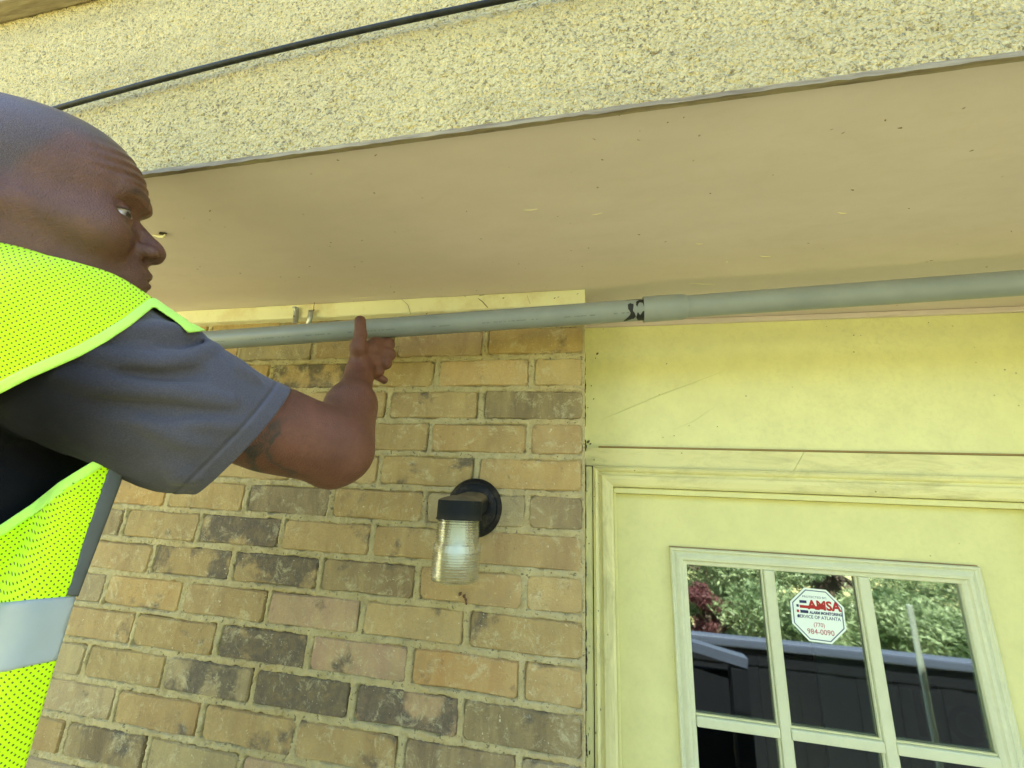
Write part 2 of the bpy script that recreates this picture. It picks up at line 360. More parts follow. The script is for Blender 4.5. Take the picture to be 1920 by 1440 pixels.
for k in range(-2, 34):
    zc = -(k+.5)*CH; x = 0.0; first = True; jl = []
    half_first = (k % 2 == 0)
    while x > -5.0:
        L = CL/2 if (first and half_first) else CL
        x1 = x-L; r = random.Random(k*977+int(x*1000)); dx = r.uniform(-.0035, .0035) if not first else 0
        xc = (x+x1)/2+(JT/4 if first else 0)
        if k == 3 and -.63 < xc < -.40: pass
        jl.append(x1)
        if VIS(k, xc):
            px, py = wpx(xc, zc)
            lst = (edgeh if half_first else edgef) if first else full
            o = bpy.data.objects.new('brick', r.choice(lst)); COL.objects.link(o)
            o.parent = wall; o.matrix_parent_inverse = Matrix.Translation(wall.location).inverted()
            o.location = (xc+(dx if not first else 0), r.uniform(-.0012, .0012), zc+r.uniform(-.0010, .0010)); o.rotation_euler = (r.uniform(-.008, .008), r.uniform(-.005, .005), r.uniform(-.006, .006))
            t = r.choice('tttuuuuwgpb') if zc > -.55 else r.choice('tuuuugggpbd'); a = r.choice([0, 0, 0, 0, 0, 0, .05, .12])
            best = min(SPEC, key=lambda s: (s[0]-px)**2/2.2+(s[1]-py)**2)
            if (best[0]-px)**2/2.2+(best[1]-py)**2 < 30**2: t, a = best[2], best[3]
            c = TONE[t]; f = r.uniform(.90, 1.10); o.color = (c[0]*f, c[1]*f*r.uniform(.97, 1.03), c[2]*f*r.uniform(.9, 1.1), 1-a)
            nb += 1
        elif k >= -1:
            far.box(x1+JT/2, x-JT/2, 0, .05, zc-CH/2+JT/2, zc+CH/2-JT/2)
        first = False; x = x1
    joints[k] = np.array([0.004]+jl)
for k in range(-1, 34):                    # wall to the right of the door recess, outside the photograph
    x = 1.02+(.1 if k % 2 else 0)
    while x < 4.6:
        far.box(x, x+CL-JT, 0, .05, -(k+1)*CH+JT/2, -k*CH-JT/2); x += CL
fb = far.build('brick_course', M['brick'], wall); fb['kind'] = 'stuff'; fb.color = T1+(1,)
# mortar: one rough sheet that swells in the joints
xs = np.arange(-1.64, .0055, .0023); zs = np.arange(-15.2*CH, 2*CH, .0021)
XX, ZZ = np.meshgrid(xs, zs, indexing='ij')
kk = np.floor(-ZZ/CH).astype(int); dz = np.abs((-ZZ/CH)-np.round(-ZZ/CH))*CH
dx = np.full(XX.shape, 9.0)
for k in np.unique(kk):
    m = kk == k; J = joints.get(int(k), joints[0]); d = np.abs(XX[m][:, None]-J[None, :12]).min(1); dx[m] = d
dj = np.minimum(dx, dz)
n1 = fbm(XX*70, ZZ*70, 3.1, 4); n2 = fbm(XX*16, ZZ*16, 9.3, 3); n3 = fbm(XX*240, ZZ*240, 1, 2)
wid = .0056+.0030*n2+.0042*n1
t = np.clip((dj-wid)/.0022, 0, 1); t = t*t*(3-2*t)
Ym = (.0010+.0034*n1+.0022*n2+.0016*n3)*(1-t)+.0085*t
nx, nz = XX.shape; idx = np.arange(nx*nz).reshape(nx, nz)
Q = np.stack([idx[:-1, :-1], idx[1:, :-1], idx[1:, 1:], idx[:-1, 1:]], -1).reshape(-1, 4)
link('mortar', npmesh(np.stack([XX, Ym, ZZ], -1).reshape(-1, 3), Q), M['mortar'], wall, True)
bk = MB().box(-5, .0, .02, .10, GROUND, SOF-.002).box(1.0, 4.7, .012, .10, GROUND, SOF-.002).box(-.012, .002, .004, .10, GROUND, SOF-.003)
bk.build('mortar_backing', M['mortar'], wall)

# recess side, panel, header boards, casing
pn = MB().box(-.03, 1.02, .155, .19, -.168, SOF-.003)
panel = tag(pn.build('wall_panel', M['paint'], smooth=False), 'smooth cream painted panel above the door, right of the brick and under the pipe', 'wall panel')
drip = MB().box(-.03, 1.02, .146, .1548, SOF-.012, SOF-.0005, .002)
tag(drip.build('cove_strip', M['soffit'], smooth=False), 'thin dull strip along the top of the cream panel where it meets the soffit', 'trim strip')
sb = MB().box(.996, 1.004, .0, .2, GROUND, SOF-.004).box(-.03, .0, .101, .2, GROUND, SOF-.004)
tag(sb.build('recess_return', M['trim_paint'], smooth=False), kind='structure')
frame = empty('door_frame', (.43, .14, -.2), 'weathered cream wooden frame and header boards around the door', 'door frame')
zt, zb = -.1665, -.2052
for a in (0, 1):
    mb = MB()
    if a == 0: mb.poly([(.0, zb), (.4088, zb), (.4328, zt), (.0, zt)], .1415, .156)
    else: mb.poly([(.4100, zb), (1.0, zb), (1.0, zt), (.4340, zt)], .1425, .156)
    mb.build('header_board', M['trim_paint_h'], frame)
MB().box(.03, 1.0, .150, .156, zt+.0015, zt+.0055, .0012).build('rust_line', simple('rusty_stain_strip', (.36, .24, .08, 1), .8), frame)
x0, z0 = .018, -.2062
prof = [(0, .156), (0, .1345), (.005, .1315), (.009, .1335), (.012, .1385), (.016, .1365), (.019, .1330), (.026, .1335), (.037, .1365), (.0415, .1405), (.0425, .160), (.0425, .176)]
x1 = .838
def mitre(profile, side, X0, X1, Z1, Z0, name, mat, parent):
    """one mitred side of a rectangular frame; profile = (inset, y)"""
    V = []
    for d, y in profile:
        if side == 'top': V += [(X0+d, y, Z1-d), (X1-d, y, Z1-d)]
        if side == 'left': V += [(X0+d, y, Z0+(d if Z0 > -2 else 0)), (X0+d, y, Z1-d)]
        if side == 'right': V += [(X1-d, y, Z1-d), (X1-d, y, Z0+(d if Z0 > -2 else 0))]
        if side == 'bottom': V += [(X1-d, y, Z0+d), (X0+d, y, Z0+d)]
    F = [(2*i, 2*i+2, 2*i+3, 2*i+1) for i in range(len(profile)-1)]
    o = link(name, mesh(V, F), mat, parent)
    bm = bmesh.new(); bm.from_mesh(o.data); bmesh.ops.recalc_face_normals(bm, faces=bm.faces[:])
    bm.to_mesh(o.data); bm.free(); return o
for s, nme, mt in (('top', 'casing_head', 'trim_paint_h'), ('left', 'casing_side', 'trim_paint'), ('right', 'casing_side', 'trim_paint')):
    mitre(prof, s, x0, x1, z0, GROUND, nme, M[mt], frame)
MB().box(.0015, .0165, .138, .156, GROUND, -.2072, .0025).build('edge_bead', M['trim_paint'], frame)
MB().box(.8384, .996, .148, .19, GROUND, -.2064, .002).build('side_board', M['trim_paint'], frame)
# door stop inside the casing
st = .0605
MB().box(st, .797, .148, .176, -.2605, -.2490, .0015).build('door_stop', M['door_paint'], frame)
MB().box(st-.0005, .0655, .150, .176, GROUND, -.2606, .0015).build('door_stop', M['door_paint'], frame)
MB().box(.792, .797, .150, .176, GROUND, -.2606, .0015).build('door_stop', M['door_paint'], frame)
for k in range(46):                        # grime, nests and flakes in the crack between brick and frame
    pass
cr = MB(); rr = random.Random(5)
for (za, zb_, w) in ((.055, .0, .0007), (-.012, -.045, .0016), (-.05, -.12, .0009), (-.150, -.175, .0030), (-.19, -.26, .0006), (-.30, -.335, .0010), (-.40, -.43, .0008), (-.47, -.50, .0012), (-.52, -.545, .0018), (-.552, -.600, .0024), (-.615, -.66, .0011), (-.70, -.73, .0014)):
    n = 9; L = [(.0022+rr.uniform(-.0008, .0008)-w*rr.uniform(.4, 1)*math.sin(PI*(i+.3)/(n+.3)), za+(zb_-za)*i/(n-1)) for i in range(n)]
    Rr = [(.0024+rr.uniform(-.0006, .0006)+w*rr.uniform(.4, 1)*math.sin(PI*(i+.3)/(n+.3)), za+(zb_-za)*i/(n-1)) for i in range(n)]
    cr.poly(L+Rr[::-1], .1340, .1395)
for k in range(26):
    z = rr.uniform(-.75, .06); h = rr.uniform(.0004, .0013); x = .004+rr.random()**2*.03
    pts = [(x+math.cos(a)*h*rr.uniform(.4, 1), z+math.sin(a)*h*rr.uniform(.6, 1.8)) for a in [i*PI/3 for i in range(6)]]
    cr.poly(pts, .1290 if x < .018 and z < -.21 else (.1305 if z < -.165 else .1535), .156)
gr = cr.build('crack_grime', simple('dark_grime', (.045, .028, .010, 1), .95), None); gr['kind'] = 'stuff'; gr['label'] = 'dark grime in the crack between the bricks and the door frame'; gr['category'] = 'grime'

# ---- door
door = empty('door', (.43, .17, GROUND), 'cream painted door with a nine pane window and an alarm sticker', 'door')
LX0, LX1 = dq(.168, 0, .168)[0], dq(.685, 0, .168)[0]; LZ1 = dq(0, -.362, .168)[1]
LZ0 = LZ1-.82
GX0, GX1, GZ1 = LX0+.0315, LX1-.0315, LZ1-.0310
hs = MB()
D0, D1, DT = .066, .7915, -.2610
dy0, dy1 = .168, .208
hs.box(D0, LX0+.012, dy0, dy1, GROUND+.01, DT).box(LX1-.012, D1, dy0, dy1, GROUND+.01, DT)
hs.box(LX0+.012, LX1-.012, dy0, dy1, LZ1-.012, DT).box(LX0+.012, LX1-.012, dy0, dy1, GROUND+.01, LZ0+.012)
hs.build('door_slab', M['door_paint'], door)
lp = [(0, .1679), (0, .1600), (.0018, .1580), (.0045, .1580), (.0060, .1600), (.0085, .1615), (.0120, .1590), (.0165, .1570), (.0215, .1575), (.0235, .1610), (.0260, .1625), (.0300, .1635), (.0312, .1650), (.0312, .1750)]
for s in ('top', 'left', 'right', 'bottom'): mitre(lp, s, LX0, LX1, LZ1, LZ0, 'window_frame', M['lite'], door)
MB().box(LX0-.0008, LX1+.0008, .1655, .1677, LZ1+.0002, LZ1+.0022, .0004).build('rust_line', simple('rusty_stain_line', (.34, .22, .08, 1), .8), door)
mw = .0085
mx = [dq(.3455, 0, .164)[0], dq(.504, 0, .164)[0]]
ph = .2525
mz = [dq(0, -.657, .164)[1]]; mz.append(mz[0]-.262)
bv = .0028
for x in mx:
    MB().box(x-mw, x+mw, .1605, .1712, LZ0+.031, GZ1, bv).build('muntin', M['lite'], door)
    MB().box(x-mw-.0035, x-mw-.0002, .1655, .1714, LZ0+.031, GZ1, .001).box(x+mw+.0002, x+mw+.0035, .1655, .1714, LZ0+.031, GZ1, .001).build('muntin_bead', M['lite'], door)
xs_ = [GX0]+mx+[GX1]
for z in mz:
    for i in range(3):
        a = xs_[i]+(mw+.0003 if i else 0); b = xs_[i+1]-(mw+.0003 if i < 2 else 0)
        MB().box(a, b, .1602, .1710, z-mw, z+mw, bv).build('muntin', M['lite'], door)
        MB().box(a, b, .1658, .1711, z+mw+.0002, z+mw+.0030, .0008).build('muntin_bead', M['trim_paint_h'], door)
zz_ = [GZ1]+mz+[LZ0+.031]
for i in range(3):
    for j in range(3):
        a, b, c, d = xs_[i], xs_[i+1], zz_[j+1], zz_[j]
        MB().box(a-.002, b+.002, .1718, .1738, c-.002, d+.002).build('pane', M['pane'], door)
MB().lathe([(.0, 0), (.024, .0), (.026, .008), (.012, .016), (.011, .03), (.024, .045), (.027, .055), (.02, .068), (0, .07)], (.735, .168, -1.32), (0, -1, 0)).build('door_knob', M['galv'], door, True)

# ---- sticker on the glass
def text(s, size, x, z, y, mat, parent, name='lettering', shx=1.0, rot=0.0, align='CENTER', bold=0.0, shear=0.0):
    cu = bpy.data.curves.new('t', 'FONT'); cu.body = s; cu.size = size; cu.align_x = align; cu.align_y = 'CENTER'; cu.offset = bold; cu.shear = shear; cu.resolution_u = 3
    ob = bpy.data.objects.new('t', cu); COL.objects.link(ob); dg = bpy.context.evaluated_depsgraph_get()
    me = bpy.data.meshes.new_from_object(ob.evaluated_get(dg)); bpy.data.objects.remove(ob)
    c, s_ = math.cos(rot), math.sin(rot)
    for v in me.vertices:
        a, b = v.co.x*shx, v.co.y; v.co = Vector((x+a*c-b*s_, y, z+a*s_+b*c))
    return link(name, me, mat, parent)
SX, SZ = dq(.4215, -.4640, .1715); SYF = .1716
stk = empty('alarm_sticker', (SX, SYF, SZ), 'small white octagonal alarm company sticker with red and navy print on the top middle pane', 'sticker')
w_s = simple('sticker_white', (.82, .88, .72, 1), .35); n_s = simple('sticker_navy', (.02, .03, .09, 1), .4); r_s = simple('sticker_red', (.42, .015, .012, 1), .4); g_s = simple('sticker_border', (.09, .13, .17, 1), .4)
def octo(r, y0, y1, mb=None, hole=0):
    rot = -.03
    pts = [(SX+r*math.cos(PI/8+i*PI/4+rot), SZ+r*1.02*math.sin(PI/8+i*PI/4+rot)) for i in range(8)]
    if not hole: return MB().poly(pts, y0, y1)
    q = [(SX+hole*math.cos(PI/8+i*PI/4+rot), SZ+hole*1.02*math.sin(PI/8+i*PI/4+rot)) for i in range(8)]
    b = MB(); A = [b.bm.verts.new((x, y0, z)) for x, z in pts]; Bv = [b.bm.verts.new((x, y0, z)) for x, z in q]
    for i in range(8): b.bm.faces.new((A[i], A[(i+1) % 8], Bv[(i+1) % 8], Bv[i]))
    return b
octo(.0485, SYF-.0003, SYF).build('sticker_backing', w_s, stk)
octo(.0452, SYF-.0005, 0, hole=.0434).build('border_line', g_s, stk)
yt = SYF-.0005
text('PROTECTED BY:', .0050, SX-.002, SZ+.0305, yt, n_s, stk, shx=1.15)
text('AMSA', .0215, SX+.0125, SZ+.0165, yt, r_s, stk, bold=.0009, shx=.98)
text('ALARM MONITORING', .0066, SX+.0135, SZ+.0038, yt, n_s, stk, shx=.82, bold=.0003)
text('SERVICE OF ATLANTA', .0078, SX+.0015, SZ-.0040, yt, n_s, stk, shx=.92, bold=.0001)
text('(770)', .0098, SX, SZ-.0165, yt, r_s, stk, shx=.9)
text('984-0090', .0125, SX+.001, SZ-.0285, yt, r_s, stk, shx=.95)
fl = MB()
for (a, b, z, h) in ((-.0285, -.0165, .0215, .0048), (-.0290, -.0155, .0045, .0050), (-.0345, -.0305, .0140, .0044), (-.0350, -.0310, -.0040, .0044)):
    fl.poly([(SX+a, SZ+z-h/2), (SX+b, SZ+z-h/2), (SX+b, SZ+z+h/2), (SX+a, SZ+z+h/2)], yt-.0001, yt)
fl.build('navy_bars', n_s, stk)
fl = MB()
for (a, b, z, h) in ((-.0290, .012, .0130, .0050), (-.0350, -.0310, .0048, .0046)):
    fl.poly([(SX+a, SZ+z-h/2), (SX+b, SZ+z-h/2), (SX+b, SZ+z+h/2), (SX+a, SZ+z+h/2)], yt-.0001, yt)
fl.build('red_bars', r_s, stk)

# ---- soffit, fascia, upper wall
sf = MB().box(-5, 4.7, SY+.0040, .155, SOF, SOF+.02)
tag(sf.build('soffit', M['soffit']), 'plain dull beige soffit board under the stucco overhang', 'soffit')
fa = empty('stucco_fascia', (-.3, SY, .33), 'cream sprayed stucco fascia rising above the soffit, crossed by the black cable', 'stucco wall')
MB().box(-5, 4.7, SY+.0032, SY+.0038, SOF-.0015, .566).build('stucco_backing', M['stucco'], fa)
sx_ = np.arange(-1.55, 1.10, .0021); sz_ = np.arange(SOF-.0015, .5664, .0019); SXX, SZZ = np.meshgrid(sx_, sz_, indexing='ij')
g1 = vnoise(SXX*175, SZZ*175, 4.2); g2 = vnoise(SXX*250, SZZ*250, 9.1); g3 = fbm(SXX*45, SZZ*45, 2.2, 2); g4 = fbm(SXX*4, SZZ*4, 5.5, 2)
hgt = -.0026*np.clip(-(g1+.35*g3)-.18, 0, .8)*1.2+.0006*g2+.0005*g3+.0012*g4
ns_, nt_ = SXX.shape; idx = np.arange(ns_*nt_).reshape(ns_, nt_); Q = np.stack([idx[:-1, :-1], idx[1:, :-1], idx[1:, 1:], idx[:-1, 1:]], -1).reshape(-1, 4)
link('stucco_face', npmesh(np.stack([SXX, SY-.0006-hgt, SZZ], -1).reshape(-1, 3), Q), M['stucco'], fa, True)
nd = 260; V = []; F = []
rr = random.Random(3)
for i in range(nd+1):
    x = -1.7+i*(2.9/nd); a = .0012*rr.random(); b = .0022*rr.random()
    V += [(x, SY-.0022-a, SOF-.0046-b*.6), (x, SY-.0018-a, SOF+.0008+b*.6), (x, SY+.0035, SOF-.0046-b*.3), (x, SY+.0045, SOF+.004)]
for i in range(nd):
    o = 4*i
    F += [(o, o+1, o+5, o+4), (o+2, o, o+4, o+6), (o+3, o+2, o+6, o+7)]
link('drip_edge', mesh(V, F), M['oldwood'], fa)
up = empty('upper_wall', (-.3, SY-.05, 1.5), 'brighter upper stucco wall above the brown trim board, top left corner', 'stucco wall')
MB().box(-5, 4.7, SY-.036, SY+.09, .5672, 1.2).build('stucco_face', M['stucco'], up)
MB().box(-5, 4.7, SY-.030, SY-.001, .534, .5668, .003).build('trim_board', M['oldwood'], up)
rf = MB().box(-5.3, 5.0, -.62, 6.5, 1.2, 1.3).box(-5, 4.7, SY+.10, 6.3, SOF+.03, 1.19).box(-5, 4.7, 6.0, 6.2, GROUND, SOF+.03).box(-5, -4.9, .1, 6, GROUND, SOF).box(4.6, 4.7, .1, 6, GROUND, SOF)
tag(rf.build('house_shell', M['roof']), kind='structure')
room = MB().box(-1.6, -1.55, .3, 3.0, GROUND, SOF).box(2.6, 2.65, .3, 3.0, GROUND, SOF).box(-1.6, 2.65, 3.0, 3.05, GROUND, SOF).box(-1.6, 2.65, .21, 3.05, SOF-.01, SOF).box(-1.6, 2.65, .21, 3.05, GROUND, GROUND+.02)
tag(room.build('room_shell', M['dark']), kind='structure')

# frieze strip at the top of the bricks
V = []; F = []; nd = 300
for i in range(nd+1):
    x = -2.2+i*(2.206/nd); w = .0012*float(vnoise(x*30, 1.5)); e = .0008*float(vnoise(x*90, 7.5))
    V += [(x, .012, SOF-.0006), (x, -.0205+w, SOF-.0006+0*e), (x, -.0215+w, SOF-.004), (x, -.0210+w+e, .1015+w), (x, -.018+w, .0995+e), (x, .012, .0995)]
for i in range(nd):
    for j in range(5): F.append((6*i+j, 6*i+j+1, 6*i+7+j, 6*i+6+j))
F.append(tuple(6*nd+j for j in range(6))); F.append(tuple(5-j for j in range(6)))
fz = link('frieze_strip', mesh(V, F), M['frieze'], None)
bm = bmesh.new(); bm.from_mesh(fz.data); bmesh.ops.recalc_face_normals(bm, faces=bm.faces[:]); bm.to_mesh(fz.data); bm.free()
tag(fz, 'narrow pale yellow wooden strip at the top of the bricks under the soffit', 'trim strip')
V = []; F = []

# chipped hole, paint scratches and scraps on the soffit
c0 = onZ(300, 438, SOF-.0006)
ch = empty('soffit_hole', c0, 'small ragged hole with a curled paint chip in the soffit beside the nose', 'paint chip')
rr = random.Random(8)
def blob(c, rx, ry, n=12, jit=.25, dz=0): return [(c[0]+math.cos(2*PI*i/n)*rx*rr.uniform(1-jit, 1+jit), c[1]+math.sin(2*PI*i/n)*ry*rr.uniform(1-jit, 1+jit), c[2]+dz) for i in range(n)]
b = MB(); b.bm.faces.new([b.bm.verts.new(p) for p in blob(c0+np.array([.006, 0, -.0004]), .010, .004)]); b.build('hole', simple('hole_dark', (.04, .03, .02, 1), .95), ch)
b = MB().tube([c0+np.array([-.016, .001, -.001]), c0+np.array([-.006, .003, -.003]), c0+np.array([.004, .004, -.004]), c0+np.array([.010, .001, -.002])], [.001, .0022, .0024, .001], 8); b.build('curled_chip', M['frieze'], ch)
scr = MB()
for (xa, ya, xb, yb, w) in ((1293,531,1340,533,.0009),(983,394,1008,392,.0008),(1425,480,1445,481,.0008),(1570,398,1588,400,.0010),(1110,403,1130,399,.0006),(655,560,700,556,.0005),(1305,457,1318,457,.0008),(1362,490,1365,491,.0012)):
    p, q = onZ(xa, ya, SOF-.0004), onZ(xb, yb, SOF-.0004); mid = (p+q)/2+np.array([0, .0012, 0])
    scr.tube([p, mid, q], [w*.4, w, w*.4], 5)
sc = scr.build('paint_scratches', simple('bare_scratch', (.80, .74, .46, 1), .7)); tag(sc, 'pale thin scratches scattered over the soffit', 'scratches', kind='stuff')
dk = MB(); rr = random.Random(21)
pts = [(1200,245),(1195,262),(1450,328),(1744,489),(1740,491),(1282,220),(972,495),(985,503),(1072,470),(375,500),(372,505),(560,520),(1160,215),(450,512),(1660,225),(733,538),(740,548),(1045,580),(1200,440),(1455,170)]
pts += [(rr.uniform(340, 1900), rr.uniform(0, 1)) for k in range(24)]
for (x, y) in pts:
    if y <= 1: lo = 325-(x-270)*.1364; y = lo+15+y*(590-lo-60)
    w = onZ(x, y, SOF-.0005)
    if w[1] > .12: continue
    r = rr.uniform(.0003, .0009); dk.tube([w, w+np.array([rr.uniform(-.004, .004), rr.uniform(-.002, .002), 0])], [r, r*.4], 5)
d_ = dk.build('soffit_specks', simple('dirt_speck', (.20, .16, .09, 1), .95)); tag(d_, 'tiny dark dirt specks and web scraps on the soffit', 'dirt specks', kind='stuff')

# cracks in the frieze paint, scuffs and nests on the panel
cm = simple('crack_line', (.16, .11, .05, 1), .9); cb = MB()
for pts, w in (([(893, 557), (905, 566), (915, 577)], .0011), ([(893, 558), (900, 554), (908, 553)], .0007), ([(988, 553), (994, 570)], .0006), ([(752, 560), (765, 572), (770, 589)], .0005), ([(870, 555), (888, 562), (896, 568)], .0005)):
    cb.tube([onY(x, y, -.0212) for x, y in pts], [w*.5]+[w]*(len(pts)-2)+[w*.6], 5)
for (x, y, r) in ((944, 559, .0026), (1040, 559, .0016), (1047, 557, .0010), (1083, 551, .0010), (800, 588, .0013)): cb.tube([onY(x-1.5, y+1, -.0212), onY(x+1.5, y-1, -.0212)], [r*.6, r*.4], 6)
tag(cb.build('paint_cracks', cm), 'dark cracks and specks in the pale strip under the soffit', 'cracks', kind='stuff')
nb_ = MB(); 
for (x, y, r) in ((1120, 663, .0034), (1103, 828, .0042), (1107, 832, .0026), (1096, 620, .0018), (1131, 617, .0010), (1250, 682, .0014), (1236, 740, .0010), (1113, 748, .0018), (1097, 702, .0012), (1345, 800, .0012), (1292, 798, .0010), (1264, 817, .0012), (1550, 612, .0008), (1741, 605, .0010), (1614, 629, .0009)):
    c = onY(x, y, .1545); nb_.tube([c+np.array([-r*.6, 0, -r*.8]), c, c+np.array([r*.7, 0, r*.6])], [r*.35, r*.75, r*.3], 7)
tag(nb_.build('mud_specks', simple('mud_speck', (.13, .12, .055, 1), .95)), 'small dark mud nests and specks on the cream panel', 'mud specks', kind='stuff')
sf_ = MB(); sf_.tube([onY(x, y, .1548) for x, y in ((1125, 788), (1180, 765), (1240, 740), (1300, 718), (1362, 694))], [.0002, .0014, .0016, .0010, .0002], 6).tube([onY(x, y, .1548) for x, y in ((1262, 806), (1300, 790), (1345, 760))], [.0002, .0008, .0002], 6)
tag(sf_.build('scuff_mark', simple('scuff_paint', (.70, .70, .34, 1), .7)), 'faint long diagonal scuff across the cream panel', 'scuff mark')

# ---- cable
cz = onY(100, 206, -.440)[2]
c1, c2, c3 = onY(100, 206, -.437), onY(500, 97, -.4385), onY(955, 0, -.436)
dirv = (c3-c1)/np.linalg.norm(c3-c1)
kx = np.array([c1[0], c2[0], c3[0]]); kz = np.polyfit(kx, [c1[2], c2[2], c3[2]], 2); tx = np.linspace(-1.9, 1.2, 60)
def _cz(x): xx = min(max(x, c1[0]-.1), c3[0]+.1); d = np.polyval(np.polyder(kz), xx); return np.polyval(kz, xx)+d*(x-xx)
cab = MB().tube([(x, -.4375, _cz(x)) for x in tx], .0037, 18)
tag(cab.build('black_cable', M['cable'], smooth=True), 'thick black cable running diagonally across the upper stucco', 'cable')

# ---- conduit pipes
PR = .0192
pc = P(1207, 580.2, .7345)
zdir = lambda a, b: (b-a)/np.linalg.norm(b-a)
rA, rB = P(1330, 572.3, .7135), P(1916, 531, .6215)
u = zdir(rA, rB); bell0 = P(1207, 580.5, .7385); 
pr = empty('conduit_pipe', rA, 'right length of grey conduit pipe with the wider socket end, above the door', 'pipe', 'grey conduit pipes under the soffit')
b1 = bell0+u*.068
MB().tube([b1-u*.004, b1+u*.004, b1+u*1.6], PR, 40, caps=False).build('pipe_run', M['pipe'], pr, True)
b = MB(); n = u
b.lathe([(PR-.0005, .012), (PR+.0006, -.0005), (PR+.0034, -.0012), (PR+.0036, .0015), (PR+.0030, .060), (PR+.0022, .0665), (PR+.0004, .0710)], bell0, u, 48); b.build('pipe_socket', M['pipe'], pr, True)
la = P(422, 636.3, .845); ul = zdir(pc, la)
pl = empty('conduit_pipe', la, 'left length of grey conduit pipe pushed up by the thumb, smeared with black sealant', 'pipe', 'grey conduit pipes under the soffit')
pl.name = 'conduit_pipe'
end = bell0+u*.008; ul = zdir(end, la)
def pipe_np(a, d, L, r, nl, na, name, mat, parent, fn=None):
    d = Vector(d); up = Vector((0, 0, 1)); s = d.cross(up).normalized(); t = s.cross(d).normalized()
    ls = np.linspace(0, L, nl); an = np.linspace(0, 2*PI, na, endpoint=False)
    LL, AA = np.meshgrid(ls, an, indexing='ij')
    V = np.array(a)+LL[..., None]*np.array(d)+r*(np.cos(AA)[..., None]*np.array(s)+np.sin(AA)[..., None]*np.array(t))
    idx = np.arange(nl*na).reshape(nl, na); Q = np.stack([idx[:-1], idx[1:], np.roll(idx, -1, 1)[1:], np.roll(idx, -1, 1)[:-1]], -1).reshape(-1, 4)
    me = npmesh(V.reshape(-1, 3), Q)
    if fn is not None:
        at = me.attributes.new('print', 'FLOAT', 'POINT'); at.data.foreach_set('value', fn(LL, AA).astype(np.float32).ravel())
    return link(name, me, mat, parent, True)
sd = Vector(ul).cross(Vector((0, 0, 1))).normalized()
side = 1 if sd.dot(Vector(CAM-la)) > 0 else -1
def printed(LL, AA):
    a0 = -.62 if side > 0 else PI+.62
    d = np.abs(((AA-a0+PI) % (2*PI))-PI)*PR
    w = (vnoise(LL*260, 3.3) > -.15)*(vnoise(LL*38, 8.1) > -.35)*(.55+.45*vnoise(LL*900, AA*40))
    return w*(d < .0011)*(LL > .03)
pipe_np(end, ul, 1.15, PR, 1600, 220, 'pipe_run', M['pipe_print'], pl, printed)
# sealant smear around the joint (on the inserted pipe): a thin skin that follows the pipe
U_ = Vector(ul); S_ = U_.cross(Vector((0, 0, 1))).normalized()*side; T_ = S_.cross(U_).normalized()
if T_.z < 0: T_ = -T_
def inpoly(x, y, pts):
    c = np.zeros(x.shape, bool); n = len(pts)
    for i in range(n):
        (x1, y1), (x2, y2) = pts[i], pts[(i+1) % n]
        c ^= ((y1 > y) != (y2 > y)) & (x < (x2-x1)*(y-y1)/((y2-y1) if y2 != y1 else 1e-9)+x1)
    return c
ls = np.arange(.006, .046, .00035); an = np.arange(-2.0, 1.5, .017)
LL, AA = np.meshgrid(ls, an, indexing='ij'); L_ = LL-.0080+.0006*fbm(LL*400, AA*12, 2.0, 3); A_ = AA+.35+.06*fbm(LL*300, AA*9, 7.0, 3)
msk = (L_ < .0020+.0009*vnoise(AA*5, 3.1))
msk |= inpoly(L_, A_, [(.0, .95), (.008, 1.0), (.015, .75), (.016, .35), (.0135, .20), (.0125, .45), (.009, .62), (.004, .55), (.0025, .1), (.0, 0)])
msk |= inpoly(L_, A_, [(.0, -.1), (.005, -.25), (.009, -.55), (.0135, -.30), (.016, -.75), (.012, -1.25), (.0, -1.3)])
msk |= inpoly(L_, A_, [(.0195, .50), (.025, .62), (.0295, .45), (.0295, .05), (.0255, -.25), (.0265, -.50), (.030, -.72), (.035, -.98), (.037, -1.25), (.031, -1.20), (.026, -1.0), (.020, -.95), (.0165, -.70), (.0185, -.35), (.0215, -.10), (.0205, .2)])
msk |= inpoly(L_, A_, [(.004, 1.15), (.030, 1.22), (.028, 1.10), (.010, 1.02)])
V = np.array(end)+LL[..., None]*np.array(U_)+(PR+.0004)*(np.cos(AA)[..., None]*np.array(S_)+np.sin(AA)[..., None]*np.array(T_))
na_, nb2 = LL.shape; idx = np.arange(na_*nb2).reshape(na_, nb2); Q = np.stack([idx[:-1, :-1], idx[1:, :-1], idx[1:, 1:], idx[:-1, 1:]], -1)[msk[:-1, :-1]]
us, inv = np.unique(Q, return_inverse=True)
link('sealant_smear', npmesh(V.reshape(-1, 3)[us], inv.reshape(-1, 4)), M['smear'], pl, True)

